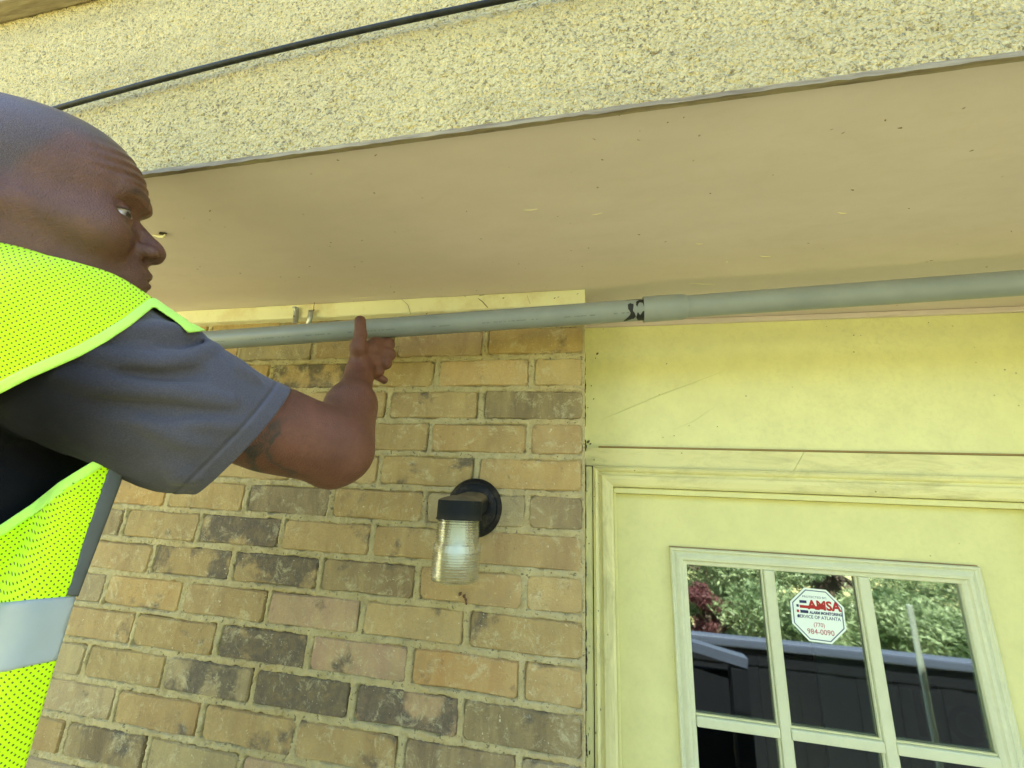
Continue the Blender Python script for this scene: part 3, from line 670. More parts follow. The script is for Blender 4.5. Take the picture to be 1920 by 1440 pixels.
# ---- straps on the frieze
def strap(name, x, y, label, w, rotz, lean, curl):
    c = onY(x, y, -.030); t = empty(name, c, label, 'metal strap', 'pipe straps on the frieze strip')
    z1 = c[2]+.018; z0 = c[2]-.022; w2 = w/2; th = .0012
    sect = [(-w2, .002), (-w2+.0012, 0), (w2-.0012, 0), (w2, .002)] if not curl else [(-w2, .004), (-w2*.5, .0006), (0, 0), (w2*.5, .0006), (w2, .004)]
    V = []; F = []; ns = len(sect); rows = []
    prof2 = [(z1+.0005, -.006, .3), (z1, -.001, 0), (z1-.008, 0, 0), (c[2], .0008, 0), (z0+.004, .0, 0), (z0, -.003, 0)] if curl else [(z1-.004, 0, 0), (z1-.012, .0005, 0), (c[2], 0, 0), (z0, .0, 0)]
    for z, yo, _ in prof2:
        for (sx, sy) in sect: V.append((c[0]+sx+(z-c[2])*lean, c[1]+yo+sy, z))
    for i in range(len(prof2)-1):
        for j in range(ns-1): F.append((i*ns+j, i*ns+j+1, (i+1)*ns+j+1, (i+1)*ns+j))
    o = link('strap_plate', mesh(V, F), M['galv'], t, True)
    md = o.modifiers.new('s', 'SOLIDIFY'); md.thickness = th
    if curl:
        MB().lathe([(.0018, 0), (.0018, .0012), (.0005, .0016)], (c[0]-.001, c[1]-.0002, c[2]-.004), (0, -1, 0), 10).build('rivet', M['lampmetal'], t)
    else:
        MB().tube([(c[0]+.0065, c[1]+.001, z1-.004), (c[0]+.0075, c[1]-.002, z1+.004), (c[0]+.0105, c[1]-.006, z1+.012)], [.0008, .0008, .0006], 8).build('bent_nail', M['rust'], t)
        MB().lathe([(.0001, 0), (.0022, .0003), (.0020, .0010), (.0001, .0012)], (c[0]+.0078, c[1]+.0002, z1-.0045), (0, -1, 0), 10).build('nail_head', M['rust'], t)
    return t
strap('pipe_strap', 553, 590, 'shiny channelled metal strap with a curled top, left one of two', .013, 0, -.14, True)
strap('pipe_strap', 581, 592, 'flat grey metal strap with a bent rusty nail, right one of two', .0115, 0, .0, False)

# ---- wall lamp
lc = onY(889, 952, -.001); hx = lc[0]; hy = -.088; hz = onY(862, 952, hy)[2]
lamp = empty('wall_lamp', lc, 'black jelly jar wall lamp with ribbed clear glass on the brick beside the door', 'wall lamp')
RD = .0535
MB().lathe([(RD+.0005, .0), (RD+.001, .004), (RD-.001, .009), (RD-.006, .0125), (RD-.009, .0120), (RD-.013, .0150), (RD-.020, .0165), (.0, .0165)], (lc[0], .004, lc[2]), (0, -1, 0), 64).build('wall_plate', M['lampmetal'], lamp, True)
for a in (.35, -2.6):
    MB().lathe([(.0045, 0), (.0045, .0025), (.003, .0035), (.0001, .0036)], (lc[0]+math.cos(a)*.036, -.0125, lc[2]+math.sin(a)*.036), (0, -1, 0), 12).build('screw', M['lampmetal'], lamp)
# arm: a domed neck from the plate forward to the socket cap
topz = hz+.0135; capr = .0375
mb = MB(); V = []; ns = 20; rows = 10
prof_arm = []
for i in range(rows+1):
    t = i/rows; y = -.012+(hy+.012)*t
    w = .030+(capr*.93-.030)*t**1.2; zt_ = topz+.013*(1-t)**.7*1.0+.002; zb_ = hz-.024+.010*(1-t)
    ring = [mb.bm.verts.new((hx+w*math.copysign(abs(math.cos(a))**.8, math.cos(a)), y, (zt_+zb_)/2+(zt_-zb_)/2*math.copysign(abs(math.sin(a))**.7, math.sin(a)))) for a in [2*PI*k/ns for k in range(ns)]]
    prof_arm.append(ring)
for a, b in zip(prof_arm, prof_arm[1:]):
    for k in range(ns): mb.bm.faces.new((a[k], a[(k+1) % ns], b[(k+1) % ns], b[k]))
mb.build('arm', M['lampcap'], lamp, True)
mb = MB().lathe([(.0001, .021), (.012, .0205), (.024, .0175), (.033, .0145), (capr-.0006, .0120), (capr, .0100), (capr+.0002, -.016), (capr+.0012, -.0175), (capr+.0012, -.0190), (capr-.002, -.0192), (capr-.002, -.010), (.0001, -.010)], (hx, hy, hz), (0, 0, 1), 56)
mb.build('socket_cap', M['lampcap'], lamp, True)
jz = hz-.0195
pj = []; L1 = .040
for i in range(41):                        # ribbed collar, shoulder, ribbed body
    h = -i*.001; pj.append((.0352+.0013*math.sin(i*2*PI/4.6), h))
pj += [(.0362, -.042), (.0385, -.045), (.0392, -.049), (.0392, -.056)]
for i in range(47):
    h = -.057-i*.001; pj.append((.0386+.0014*math.sin(i*2*PI/4.6), h))
pj += [(.0386, -.105), (.0375, -.108), (.0350, -.1095), (.0300, -.1092), (.0001, -.1080)]
JS = .865
inner = [(max(r-.0030, .0001), h+(.0028 if i > len(pj)-4 else 0)) for i, (r, h) in enumerate([(p[0], p[1]) for p in pj])]
inner = [(r if i > 90 else .0330 if h > -.043 else .0358, h) for i, (r, h) in enumerate(inner)]
inner = inner[::-1]
inner = [(r, h) for r, h in inner if h > -.1075]
sc_ = lambda L: [(r, h*JS) for r, h in L]
MB().lathe(sc_(pj)+sc_([(.0001, -.1052)])+sc_(inner), (hx, hy, jz), (0, 0, 1), 64).build('glass_jar', M['jar'], lamp, True)
MB().lathe([(.0148, 0), (.0150, -.002), (.0182, -.034), (.0188, -.037), (.0160, -.0375), (.0001, -.0375)], (hx, hy, jz+.004), (0, 0, 1), 32).build('lamp_holder', M['bulb'], lamp, True)
MB().lathe([(.012, 0), (.016, -.006), (.0205, -.014), (.0215, -.022), (.0200, -.032), (.0140, -.041), (.0001, -.0445)], (hx, hy, jz-.0335), (0, 0, 1), 32).build('bulb', simple('bulb_white', (.80, .82, .70, 1), .15), lamp, True)
MB().tube([(hx-.004, hy, jz-.034), (hx-.006, hy, jz-.050), (hx+.006, hy, jz-.050), (hx+.004, hy, jz-.034)], .0018, 8).build('filament_post', M['bulb'], lamp, True)
# dried leaf scrap hanging in a web below the lamp
dl = onY(868, 1118, -.006); dead = empty('dried_leaf_scrap', dl, 'curled brown dead leaf scrap stuck to the brick under the lamp', 'dead leaf')
mb = MB(); rr = random.Random(2)
for (a, b, s) in ((-.006, .003, .0035), (.003, .001, .0040), (.006, -.006, .0032), (.0075, -.011, .0026), (-.003, .006, .0018)):
    c = Vector((dl[0]+a, dl[1], dl[2]+b)); 
    vs = [mb.bm.verts.new(c+Vector((math.cos(q)*s*rr.uniform(.5, 1.1), rr.uniform(-.003, .001), math.sin(q)*s*rr.uniform(.7, 1.4)))) for q in [i*PI/3.5 for i in range(7)]]
    mb.bm.faces.new(vs)
mb.build('leaf', simple('dead_leaf', (.12, .055, .03, 1), .85), dead)
mb = MB()
for (xa, ya, xb, yb) in ((842, 1090, 862, 1116), (868, 1088, 866, 1112), (850, 1098, 858, 1108)): mb.tube([onY(xa, ya, -.012), onY((xa+xb)/2-2, (ya+yb)/2+2, -.010), onY(xb, yb, -.007)], .0003, 4)
mb.build('web_strand', simple('web', (.35, .30, .18, 1), .8), dead)
# ================================================================== GROUND AND WHAT THE DOOR GLASS REFLECTS
gm = MB().box(-60, 60, -60, 40, GROUND-.3, GROUND-.02); tag(gm.build('ground', M['grass']), kind='structure')
gm = MB().box(-3.5, 4.5, -2.6, .2, GROUND-.2, GROUND, .01); tag(gm.build('patio', M['concrete']), kind='structure')
fy = -3.2
fn = empty('board_fence', (3, fy, GROUND), 'dark board fence with a pale cap rail reflected in the door glass', 'fence')
topz_ = CAM[2]-(.16-CAM[1]+.16-fy)*.243
MB().box(-3.5, 9, fy-.05, fy+.06, topz_-.075, topz_, .02, 3).build('cap_rail', M['rail'], fn)
MB().box(-3.5, 9, fy-.02, fy+.03, topz_-.20, topz_-.085, .004).build('rail', M['fence'], fn)
pm = MB().box(0, .1405, 0, .02, GROUND, topz_-.08, .003).build('fence_board', M['fence'], fn)
x = -3.5; first = True
while x < 8.9:
    o = pm if first else pm.copy()
    if not first: COL.objects.link(o)
    o.location = (x, fy+.002*(int(x*10) % 3), 0); first = False; x += .142
    o.matrix_parent_inverse = Matrix.Translation(fn.location).inverted()
# sloping stair rail nearer the door
sr = empty('stair_rail', (.7, -1.9, GROUND), 'grey sloping wooden stair rail reflected low in the left pane', 'railing')
def mir(x, y, yy):                          # where the mirrored ray through the pane at (x, y) meets the plane Y=yy
    d = ray(x, y); t1 = (.172-CAM[1])/d[1]; p = CAM+d*t1; d2 = d*np.array([1, -1, 1]); return p+d2*(yy-.172)/d2[1]
a, b = mir(1250, 1195, -1.9), mir(1398, 1240, -1.9)
mb = MB(); bb = bmesh.new(); bmesh.ops.create_cube(bb, size=1); L = Vector(b-a).length; ang = math.atan2((b-a)[2], (b-a)[0])
for v in bb.verts: v.co = Vector((v.co.x*L, v.co.y*.09, v.co.z*.05))
bmesh.ops.rotate(bb, verts=bb.verts[:], cent=(0, 0, 0), matrix=Matrix.Rotation(-ang, 3, 'Y')); bmesh.ops.translate(bb, verts=bb.verts[:], vec=Vector((a+b)/2)); mb.add(bb)
mb.build('hand_rail', M['rail'], sr); 
MB().box(b[0]-.09, b[0]-.0, -1.95, -1.86, GROUND, b[2]-.03, .005).build('post', M['fence'], sr)
MB().box(a[0]-.4, b[0]-.1, -1.93, -1.90, GROUND+.1, b[2]-.06, .004).build('side_board', M['fence'], sr)
p0 = mir(1705, 1135, -1.7)
MB_ = MB().tube([(p0[0], -1.7, GROUND), (p0[0], -1.7, p0[2])], .014, 12); tag(MB_.build('pale_post', simple('pale_post_paint', (.28, .32, .26, 1), .5)), 'thin pale upright post reflected in the right hand pane', 'post')

def leaves(name, mat, parent, blobs, n, size, seed):
    r = np.random.default_rng(seed); V = []; per = np.array([b[3]*b[4]*b[5] for b in blobs])**.67; per = per/per.sum()
    for (cx, cy, cz, rx, ry, rz), w in zip(blobs, per):
        k = int(n*w); d = r.normal(size=(k, 3)); d /= np.linalg.norm(d, axis=1)[:, None]; rad = r.random(k)**.33*(.75+.35*r.random(k))
        c = np.array([cx, cy, cz])+d*rad[:, None]*np.array([rx, ry, rz]); V.append(c)
    c = np.concatenate(V); k = len(c)
    u = r.normal(size=(k, 3)); u /= np.linalg.norm(u, axis=1)[:, None]; w = np.cross(u, r.normal(size=(k, 3))); w /= np.linalg.norm(w, axis=1)[:, None]
    s = size*(.6+.8*r.random(k))[:, None]
    Vq = np.stack([c-u*s, c+w*s*.28, c+u*s, c-w*s*.28], 1).reshape(-1, 3); Q = np.arange(4*k).reshape(k, 4)
    return link(name, npmesh(Vq, Q), mat, parent)
def tree(name, x, y, h, label, cat, seed, mat, wid, n, size=.06, low=.2):
    t = empty(name, (x, y, GROUND), label, cat, 'trees and bushes beyond the fence'); r = random.Random(seed)
    tr = MB().tube([(x, y, GROUND-.05), (x+.05, y, GROUND+h*.35), (x-.04, y+.05, GROUND+h*.75)], [.13*wid, .09*wid, .03], 10)
    bl = []
    for k in range(16):
        a = r.uniform(0, 2*PI); q = r.uniform(.2, 1)*wid; z = GROUND+h*r.uniform(low, 1)
        bl.append((x+math.cos(a)*q, y+math.sin(a)*q*.8, z, wid*r.uniform(.3, .55), wid*r.uniform(.3, .5), wid*r.uniform(.18, .32)))
        tr.tube([(x, y, GROUND+h*.25+(z-GROUND)*.3), (bl[-1][0], bl[-1][1], z)], [.035*wid, .01], 6)
    tr.build('trunk', M['bark'], t); leaves('crown', M[mat], t, bl, n, size, seed)
tree('leafy_bush', 1.6, -6.0, 2.6, 'tall leafy green bush behind the fence, leftmost in the door glass', 'bush', 1, 'leaf', 1.2, 30000, .038, .05)
tree('leafy_tree', 3.4, -6.6, 4.5, 'spreading green tree behind the fence seen in the middle pane', 'tree', 2, 'leaf', 1.7, 45000, .045, .02)
tree('leafy_tree', 5.6, -6.2, 4.0, 'bright green tree behind the fence seen in the right pane', 'tree', 3, 'leaf', 1.7, 45000, .045, .02)
tree('leafy_tree', 8.2, -7.5, 5.5, 'big green tree at the far right end of the fence', 'tree', 4, 'leaf', 2.2, 20000, .09, .1)
tree('leafy_tree', -1.5, -8.5, 6.0, 'big green tree at the far left end of the fence', 'tree', 5, 'leaf', 2.3, 20000, .09, .15)
tree('red_bush', 1.25, -4.4, 1.15, 'low dark red leaved bush just behind the fence', 'bush', 6, 'leafred', .32, 6000, .025, .3)
_r = random.Random(12); hd = [(x, -4.9+_r.uniform(-.9, .9), GROUND+_r.uniform(.15, 1.75), _r.uniform(.3, .6), _r.uniform(.25, .45), _r.uniform(.18, .34)) for i, x in enumerate(np.arange(-2.5, 9.5, .10))]
hg = leaves('distant_hedge', M['leaf'], None, hd, 230000, .034, 9); tag(hg, 'dense green shrubs just behind the fence, reflected in the door glass', 'shrubs', kind='stuff')

# things dimly seen inside the room
card = simple('dim_cardboard', (.10, .075, .04, 1), .8)
q = onY(1540, 1300, .75); bx = MB().box(q[0]-.10, q[0]+.10, .75, .95, q[2]-.4, q[2]+.03, .004); tag(bx.build('cardboard_box', card), 'dim brown cardboard box inside, behind the middle pane', 'box')
q = onY(1800, 1345, .60)
bd = empty('printed_board', (q[0], .62, q[2]), 'dark green board with large lettering inside, behind the right pane', 'board')
MB().box(q[0]-.30, q[0]+.36, .602, .62, q[2]-.5, q[2]+.19, .002).build('board', simple('dark_green_board', (.035, .06, .045, 1), .6), bd)
text('Tou', .17, q[0]+.005, q[2], .600, simple('dim_letter', (.003, .004, .004, 1), .6), bd)
HEAD_ROT = (0.87048, 0.19176, 0.14135)
HEAD_POS = (-0.598, -0.506, -0.009)
# ================================================================== THE WORKER (implicit surfaces -> one continuous mesh each)
f32 = np.float32
def smin(a, b, k):
    h = np.clip(.5+.5*(b-a)/k, 0, 1); return b*(1-h)+a*h-k*h*(1-h)
def smax(a, b, k): return -smin(-a, -b, k)
def rc(p, a, b, r1, r2):
    a = np.asarray(a, f32); b = np.asarray(b, f32); pa = p-a; ba = b-a
    h = np.clip((pa@ba)/(ba@ba), 0, 1); return np.sqrt(((pa-h[:, None]*ba)**2).sum(1))-(r1+(r2-r1)*h)
def sph(p, c, r): return np.sqrt(((p-np.asarray(c, f32))**2).sum(1))-r
def ell(p, c, r):
    r = np.asarray(r, f32); q = (p-np.asarray(c, f32)); k0 = np.sqrt(((q/r)**2).sum(1)); k1 = np.sqrt(((q/(r*r))**2).sum(1)); return k0*(k0-1)/np.maximum(k1, 1e-9)
def gauss(p, c, s): return np.exp(-((p-np.asarray(c, f32))**2/(2*np.asarray(s, f32)**2)).sum(1))

def polygonize(sdf, lo, hi, h, B=8, lip=1.6, newton=2):
    lo = np.array(lo, float); hi = np.array(hi, float)
    nb_ = np.ceil((hi-lo)/h/B).astype(int)+1; n = nb_*B
    vals = np.ones(n, f32)
    bi = np.stack(np.meshgrid(*[np.arange(k) for k in nb_], indexing='ij'), -1).reshape(-1, 3)
    cc = (lo+(bi+.5)*B*h).astype(f32); dc = sdf(cc); rad = B*h*.87*lip+h
    V6 = vals.reshape(nb_[0], B, nb_[1], B, nb_[2], B)
    sgn = np.where(dc < 0, -1, 1).astype(f32).reshape(nb_)
    V6[:] = sgn[:, None, :, None, :, None]
    act = bi[np.abs(dc) < rad]
    off = np.stack(np.meshgrid(*[np.arange(B)]*3, indexing='ij'), -1).reshape(-1, 3)
    for s in range(0, len(act), 400):
        a = act[s:s+400]; nd = (a[:, None]*B+off[None]).reshape(-1, 3); d = sdf((lo+nd*h).astype(f32)); vals[nd[:, 0], nd[:, 1], nd[:, 2]] = d
    vals[0] = 1; vals[-1] = 1; vals[:, 0] = 1; vals[:, -1] = 1; vals[:, :, 0] = 1; vals[:, :, -1] = 1
    neg = vals < 0
    c = np.zeros(tuple(n-1), np.int8)
    cs = [(i, j, k) for i in (0, 1) for j in (0, 1) for k in (0, 1)]
    sl = lambda A, o: A[o[0]:A.shape[0]-1+o[0], o[1]:A.shape[1]-1+o[1], o[2]:A.shape[2]-1+o[2]]
    for o in cs: c += sl(neg, o)
    cell = np.argwhere((c > 0) & (c < 8)); del c
    cv = np.stack([vals[cell[:, 0]+o[0], cell[:, 1]+o[1], cell[:, 2]+o[2]] for o in cs], 1)
    acc = np.zeros((len(cell), 3)); cnt = np.zeros(len(cell))
    for i in range(8):
        for j in range(i+1, 8):
            if sum(abs(x-y) for x, y in zip(cs[i], cs[j])) != 1: continue
            a, b = cv[:, i], cv[:, j]; m = (a < 0) != (b < 0); t = np.where(m, a/np.where(m, a-b, 1), 0)
            pt = np.array(cs[i])+t[:, None]*(np.array(cs[j])-np.array(cs[i])); acc += pt*m[:, None]; cnt += m
    X = lo+(cell+acc/cnt[:, None])*h
    for it in range(newton):
        Xf = X.astype(f32); e = h*.4; d = sdf(Xf); g = np.stack([sdf((Xf+np.eye(3, dtype=f32)[i]*e).astype(f32))-d for i in range(3)], 1)/e
        g2 = (g*g).sum(1)+1e-6; st = -(d/g2)[:, None]*g; L = np.linalg.norm(st, axis=1); st *= np.minimum(1, .5*h/np.maximum(L, 1e-9))[:, None]; X = X+st
    key = (cell[:, 0]*n[1]+cell[:, 1])*n[2]+cell[:, 2]
    def vid(q): return np.searchsorted(key, (q[:, 0]*n[1]+q[:, 1])*n[2]+q[:, 2])
    Q = []
    for ax in range(3):
        o = [0, 0, 0]; o[ax] = 1; A = neg[:n[0]-o[0], :n[1]-o[1], :n[2]-o[2]]; Bn = neg[o[0]:, o[1]:, o[2]:]
        e = np.argwhere(A != Bn); flip = A[e[:, 0], e[:, 1], e[:, 2]]
        b, c_ = (ax+1) % 3, (ax+2) % 3; db = np.zeros(3, int); db[b] = 1; dc_ = np.zeros(3, int); dc_[c_] = 1
        q = np.stack([vid(e-db-dc_), vid(e-dc_), vid(e), vid(e-db)], 1); q[~flip] = q[~flip][:, ::-1]; Q.append(q)
    return X, np.concatenate(Q)
def join(parts):
    V = []; Q = []; o = 0
    for v, q in parts: V.append(v); Q.append(q+o); o += len(v)
    return np.concatenate(V), np.concatenate(Q)
def setcol(me, name, C):
    at = me.color_attributes.new(name, 'FLOAT_COLOR', 'POINT'); C = np.asarray(C, f32)
    if C.shape[1] == 3: C = np.concatenate([C, np.ones((len(C), 1), f32)], 1)
    at.data.foreach_set('color', C.ravel())
def setvec(me, name, C):
    at = me.attributes.new(name, 'FLOAT_VECTOR', 'POINT'); at.data.foreach_set('vector', np.asarray(C, f32).ravel())

# ---- head, in its own frame: x forward, y left, z up, origin between the ears
HO = np.array(HEAD_POS); th, ph_, ro = HEAD_ROT
def _rot(th, ph, ro):
    c, s = math.cos(th), math.sin(th); Rz = np.array([[c, -s, 0], [s, c, 0], [0, 0, 1]])
    c, s = math.cos(-ph), math.sin(-ph); Ry = np.array([[c, 0, s], [0, 1, 0], [-s, 0, c]])
    c, s = math.cos(ro), math.sin(ro); Rx = np.array([[1, 0, 0], [0, c, -s], [0, s, c]])
    return Rz@Ry@Rx
HR = _rot(th, ph_, ro)
toH = lambda p: ((p-HO.astype(f32))@HR.astype(f32)).astype(f32)
frH = lambda q: np.asarray(q)@HR.T+HO
EYE = (.0738, .0350, .0198); ER = .0134
def head(p):
    q = p.copy(); q[:, 1] = np.abs(q[:, 1]); S = q
    d = ell(S, (-.010, 0, .052), (.099, .078, .083))
    d = smin(d, ell(S, (.034, 0, .060), (.062, .062, .064)), .03)            # forehead
    d = smin(d, ell(S, (.030, 0, -.020), (.062, .058, .078)), .03)           # face block
    d = smin(d, rc(S, (-.004, .053, -.042), (.070, .016, -.086), .017, .018), .045)   # jaw
    d = smin(d, sph(S, (.078, 0, -.085), .019), .02)                         # chin
    d = smin(d, rc(S, (.0940, .004, .0440), (.0805, .040, .0520), .0080, .0072), .015)    # brow ridge
    d = smin(d, sph(S, (.060, .046, -.006), .019), .03)                      # cheekbone
    d = smin(d, rc(S, (.058, .049, -.004), (.004, .066, .002), .012, .010), .035)
    d = smin(d, ell(S, (.074, .0, -.046), (.028, .028, .030)), .018)         # muzzle
    d = smax(d, -ell(S, (.096, .036, .0225), (.019, .022, .0145)), .014)      # socket
    nose = rc(S, (.0845, 0, .024), (.102, 0, .000), .0075, .0100)
    nose = smin(nose, sph(S, (.1060, 0, -.0095), .0128), .008)
    nose = smin(nose, ell(S, (.099, .0150, -.0130), (.0135, .0085, .0090)), .006)
    nose = smin(nose, rc(S, (.108, 0, -.018), (.092, 0, -.027), .0050, .0060), .006)
    d = smax(d, -ell(S, (.104, 0, .0255), (.0135, .030, .0085)), .010)
    nose = smax(nose, -ell(S, (.1000, .0100, -.0225), (.0085, .0042, .0062)), .0025)
    d = smin(d, nose, .007)
    d = smax(d, -ell(S, (.1020, .0112, -.0215), (.0085, .0050, .0075)), .0015)
    d = smin(d, sph(S, EYE, ER+.0018), .006)                                 # lids
    d = smin(d, rc(S, (EYE[0]+.0112, .022, .0235), (EYE[0]+.0040, .0455, .0225), .0022, .0022), .004)
    d = smin(d, rc(S, (.0825, .026, .0080), (.072, .044, .0105), .0030, .0030), .006)     # bag below the eye
    # lid opening: almond
    t = (S[:, 1]-EYE[1])/.0180; t = np.where(t > 0, t*.86, t); up_ = .0060*(1-t*t)+.0018; lo_ = -.0042*(1-t*t)+.0006; zz = S[:, 2]-EYE[2]+.0020*t
    op = np.maximum(np.maximum(zz-up_*.95, lo_-zz), np.abs(t)*.0180-.0170); op = np.maximum(op, .070-S[:, 0])
    d = smax(d, -op, .0012)
    # mouth
    a = S[:, 1]/.026; yb = .0952-.010*a*a
    ul = rc(S, (.0975, 0, -.0400), (.0845, .0235, -.0475), .0080, .0040); ll = rc(S, (.0955, 0, -.0565), (.0835, .0210, -.0505), .0090, .0042)
    d = smin(d, ul, .005); d = smin(d, ll, .006)
    cut = rc(S, (.1045, 0, -.0482), (.0880, .0250, -.0500), .0023, .0014); d = smax(d, -cut, .003)
    d = smax(d, -rc(S, (.103, 0, -.034), (.105, 0, -.029), .0020, .0025), .005)
    d = smax(d, -sph(S, (.101, 0, -.070), .009), .012)
    # ear
    e = ell(S, (-.028, .0800, .004), (.019, .0085, .032)); e = smax(e, -ell(S, (-.026, .0890, .006), (.0115, .0070, .021)), .004)
    e = smin(e, sph(S, (-.012, .0765, -.002), .0060), .004); e = smin(e, sph(S, (-.022, .0790, -.026), .0080), .006); d = smin(d, e, .007)
    d = smin(d, rc(S, (-.030, 0, -.03), (-.055, 0, -.16), .055, .064), .04)  # neck
    # creases and wrinkles
    fo = np.clip((S[:, 0]-.045)/.03, 0, 1)*np.clip((S[:, 2]-.052)/.008, 0, 1)*np.clip((.112-S[:, 2])/.02, 0, 1)
    w = S[:, 2]+.010*np.abs(S[:, 1])/.04-.004*np.sin(S[:, 1]*40)
    d = d+fo*.00092*np.cos(w*2*PI/.0105)
    na = gauss(S, (.079, .030, -.026), (.010, .006, .012)); d = d+.0016*na     # nasolabial
    d = d+.0014*gauss(S, (.094, .010, .050), (.01, .0022, .009))                # frown line
    d = d+.0009*gauss(S, (.083, .040, .0335), (.01, .012, .0012))
    for k in range(3): d = d+.0005*gauss(S, (.060, .053, .016+.006*k-.006), (.010, .005, .0015))
    return d

# ---- torso, arm and hand in world measurements
def wp(x, y, z): return P(x, y, z)
SH1, SH2, SH3 = wp(-60, 612, .43), wp(120, 655, .415), wp(212, 708, .42)
ELB = wp(622, 840, .585); WR = wp(676, 690, .757)
CX, CY = -.690, -.475
def torso(p, o=0.0):
    d = rc(p, (CX+.075, CY, -.30), (CX+.07, CY+.01, -.92), .108, .108)
    d = smin(d, rc(p, (CX-.075, CY, -.30), (CX-.07, CY+.01, -.92), .108, .108), .06)
    d = smin(d, rc(p, SH1, SH2, .092, .074), .04)
    d = smin(d, rc(p, (CX-.08, CY+.02, -.20), (CX-.17, CY+.02, -.21), .09, .07), .05)
    return d-o
hem0, hem1 = wp(335, 772, .462), wp(468, 820, .515)
def arm(p):
    d = rc(p, SH3, ELB, .060, .043)
    d = smin(d, rc(p, wp(520, 805, .55), wp(590, 826, .575), .050, .045), .03)
    d = smin(d, sph(p, wp(638, 862, .592), .0240), .03); d = smin(d, rc(p, wp(664, 758, .665), wp(649, 846, .605), .0305, .0315), .03)
    d = smin(d, sph(p, wp(618, 884, .585), .0180), .022)
    d = smin(d, rc(p, wp(628, 834, .590), wp(655, 765, .665), .041, .0320), .03)
    d = smin(d, rc(p, wp(655, 765, .665), wp(675, 700, .748), .0325, .0235), .02)
    return d
ZP = .7800
FINGERS = [  # mcp, pip, dip, tip (px, py, depth)
    [(703, 647, .778), (727, 646, .792), (727, 640, .818), (712, 634, .832)],
    [(704, 660, .776), (729, 664, .786), (724, 666, .812), (703, 662, .822)],
    [(700, 674, .774), (722, 680, .780), (717, 682, .806), (698, 680, .816)],
    [(694, 686, .771), (709, 695, .776), (707, 700, .792), (693, 700, .800)],
]
FR = [(.0125, .0118, .0100, .0085), (.0128, .0118, .0102, .0086), (.0122, .0112, .0096, .0082), (.0105, .0098, .0084, .0075)]
def hand(p):
    d = rc(p, wp(676, 700, .752), wp(684, 665, .768), .0225, .0195)
    for F_, r in zip(FINGERS, FR): d = smin(d, rc(p, wp(680, 688, .762), wp(*F_[0]), .0150, r[0]+.0010), .010)
    d = smin(d, rc(p, wp(672, 690, .752), wp(671, 652, .738), .0150, .0135), .012)      # thenar
    d = smin(d, rc(p, wp(684, 655, .755), wp(700, 652, .765), .0110, .0110), .010)
    th_ = rc(p, wp(672, 652, .738), wp(676, 627, .7405), .0125, .0108); th_ = smin(th_, rc(p, wp(676, 627, .7405), wp(675.5, 602, .7450), .0104, .0098), .004)
    th_ = th_+.0007*gauss(p, wp(676, 625, .728), (.02, .02, .0014))+.0005*gauss(p, wp(676, 630, .728), (.02, .02, .0010))
    d = smin(d, th_, .008)
    fs = None
    for F_, r in zip(FINGERS, FR):
        a, b, c, e = [wp(*q) for q in F_]
        g = rc(p, a, b, r[0], r[1]); g = smin(g, rc(p, b, c, r[1], r[2]), .003); g = smin(g, rc(p, c, e, r[2], r[3]), .003)
        g = smin(g, sph(p, b, r[1]+.0008), .004)
        fs = g if fs is None else smin(fs, g, .0030)
    # little finger tip sticking out below
    pk = smin(rc(p, wp(692, 697, .776), wp(708, 705, .782), .0088, .0078), rc(p, wp(708, 705, .782), wp(720, 713, .786), .0078, .0070), .003)
    fs = smin(fs, pk, .003)
    d = smin(d, fs, .009)
    d = d+.0010*gauss(p, wp(690, 668, .748), (.004, .01, .012))                 # tendon hollow
    return d
def limb(p): return smin(arm(p), hand(p), .012)
def body_core(p):
    d = torso(p, -.012); d = smin(d, rc(p, frH([-.035, 0, -.05]), (CX, CY-.02, -.18), .055, .065), .04); return d

PENT = frH([0, 0, 0])
bx_ = lambda pts, m: (np.min(pts, 0)-m, np.max(pts, 0)+m)
parts = []
hl, hh = bx_(np.array([frH([sx*.13, sy*.1, sz]) for sx in (-1, 1) for sy in (-1, 1) for sz in (-.13, .15)]), .0)
hsdf = lambda p: head(toH(p))
def hsdf_c(p):
    q = toH(p); return np.maximum(head(q), -.135-q[:, 2])
parts.append(polygonize(hsdf_c, hl, hh, .00135))
nhead = len(parts[0][0])
al, ah = bx_(np.array([wp(430, 800, .50), ELB, WR, wp(735, 620, .83), wp(660, 600, .73), wp(640, 912, .58), wp(390, 900, .5)]), .07)
ncut = (hem1-hem0)/np.linalg.norm(hem1-hem0)
def limb_c(p): return np.maximum(limb(p), -((p-(hem1-ncut*.05).astype(f32))@ncut.astype(f32)))
parts.append(polygonize(limb_c, al, ah, .0015))
parts.append(polygonize(body_core, (-.86, -.64, -1.02), (-.36, -.30, -.06), .005))
Vb, Qb = join(parts)
q = toH(Vb.astype(f32)); isH = np.arange(len(Vb)) < nhead
sm = lambda a, b, x: np.clip((x-a)/(b-a), 0, 1)**2*(3-2*np.clip((x-a)/(b-a), 0, 1))
line = .052+np.clip(-q[:, 0]+.045, -.05, .2)*(.0)                    # hair line of the shaved scalp
hl_ = np.where(q[:, 0] > .035, .088+(q[:, 0]-.035)*.15, np.where(q[:, 0] > .0, .030+(q[:, 0])*1.6, .028-(0-q[:, 0])*.5))
stub = sm(-.014, .016, q[:, 2]-hl_)*isH
ay = np.abs(q[:, 1])
lips = np.exp(-((q[:, 2]+.0485)/.0105)**4)*np.exp(-(ay/.0235)**6)*(q[:, 0] > .083)*isH
browc = .0480+.004*np.sin(np.clip((ay-.012)/.036, 0, 1)*PI)
brow = np.exp(-((q[:, 2]-browc)/.0042)**2)*sm(.010, .016, ay)*sm(.052, .044, ay)*(q[:, 0] > .06)*isH
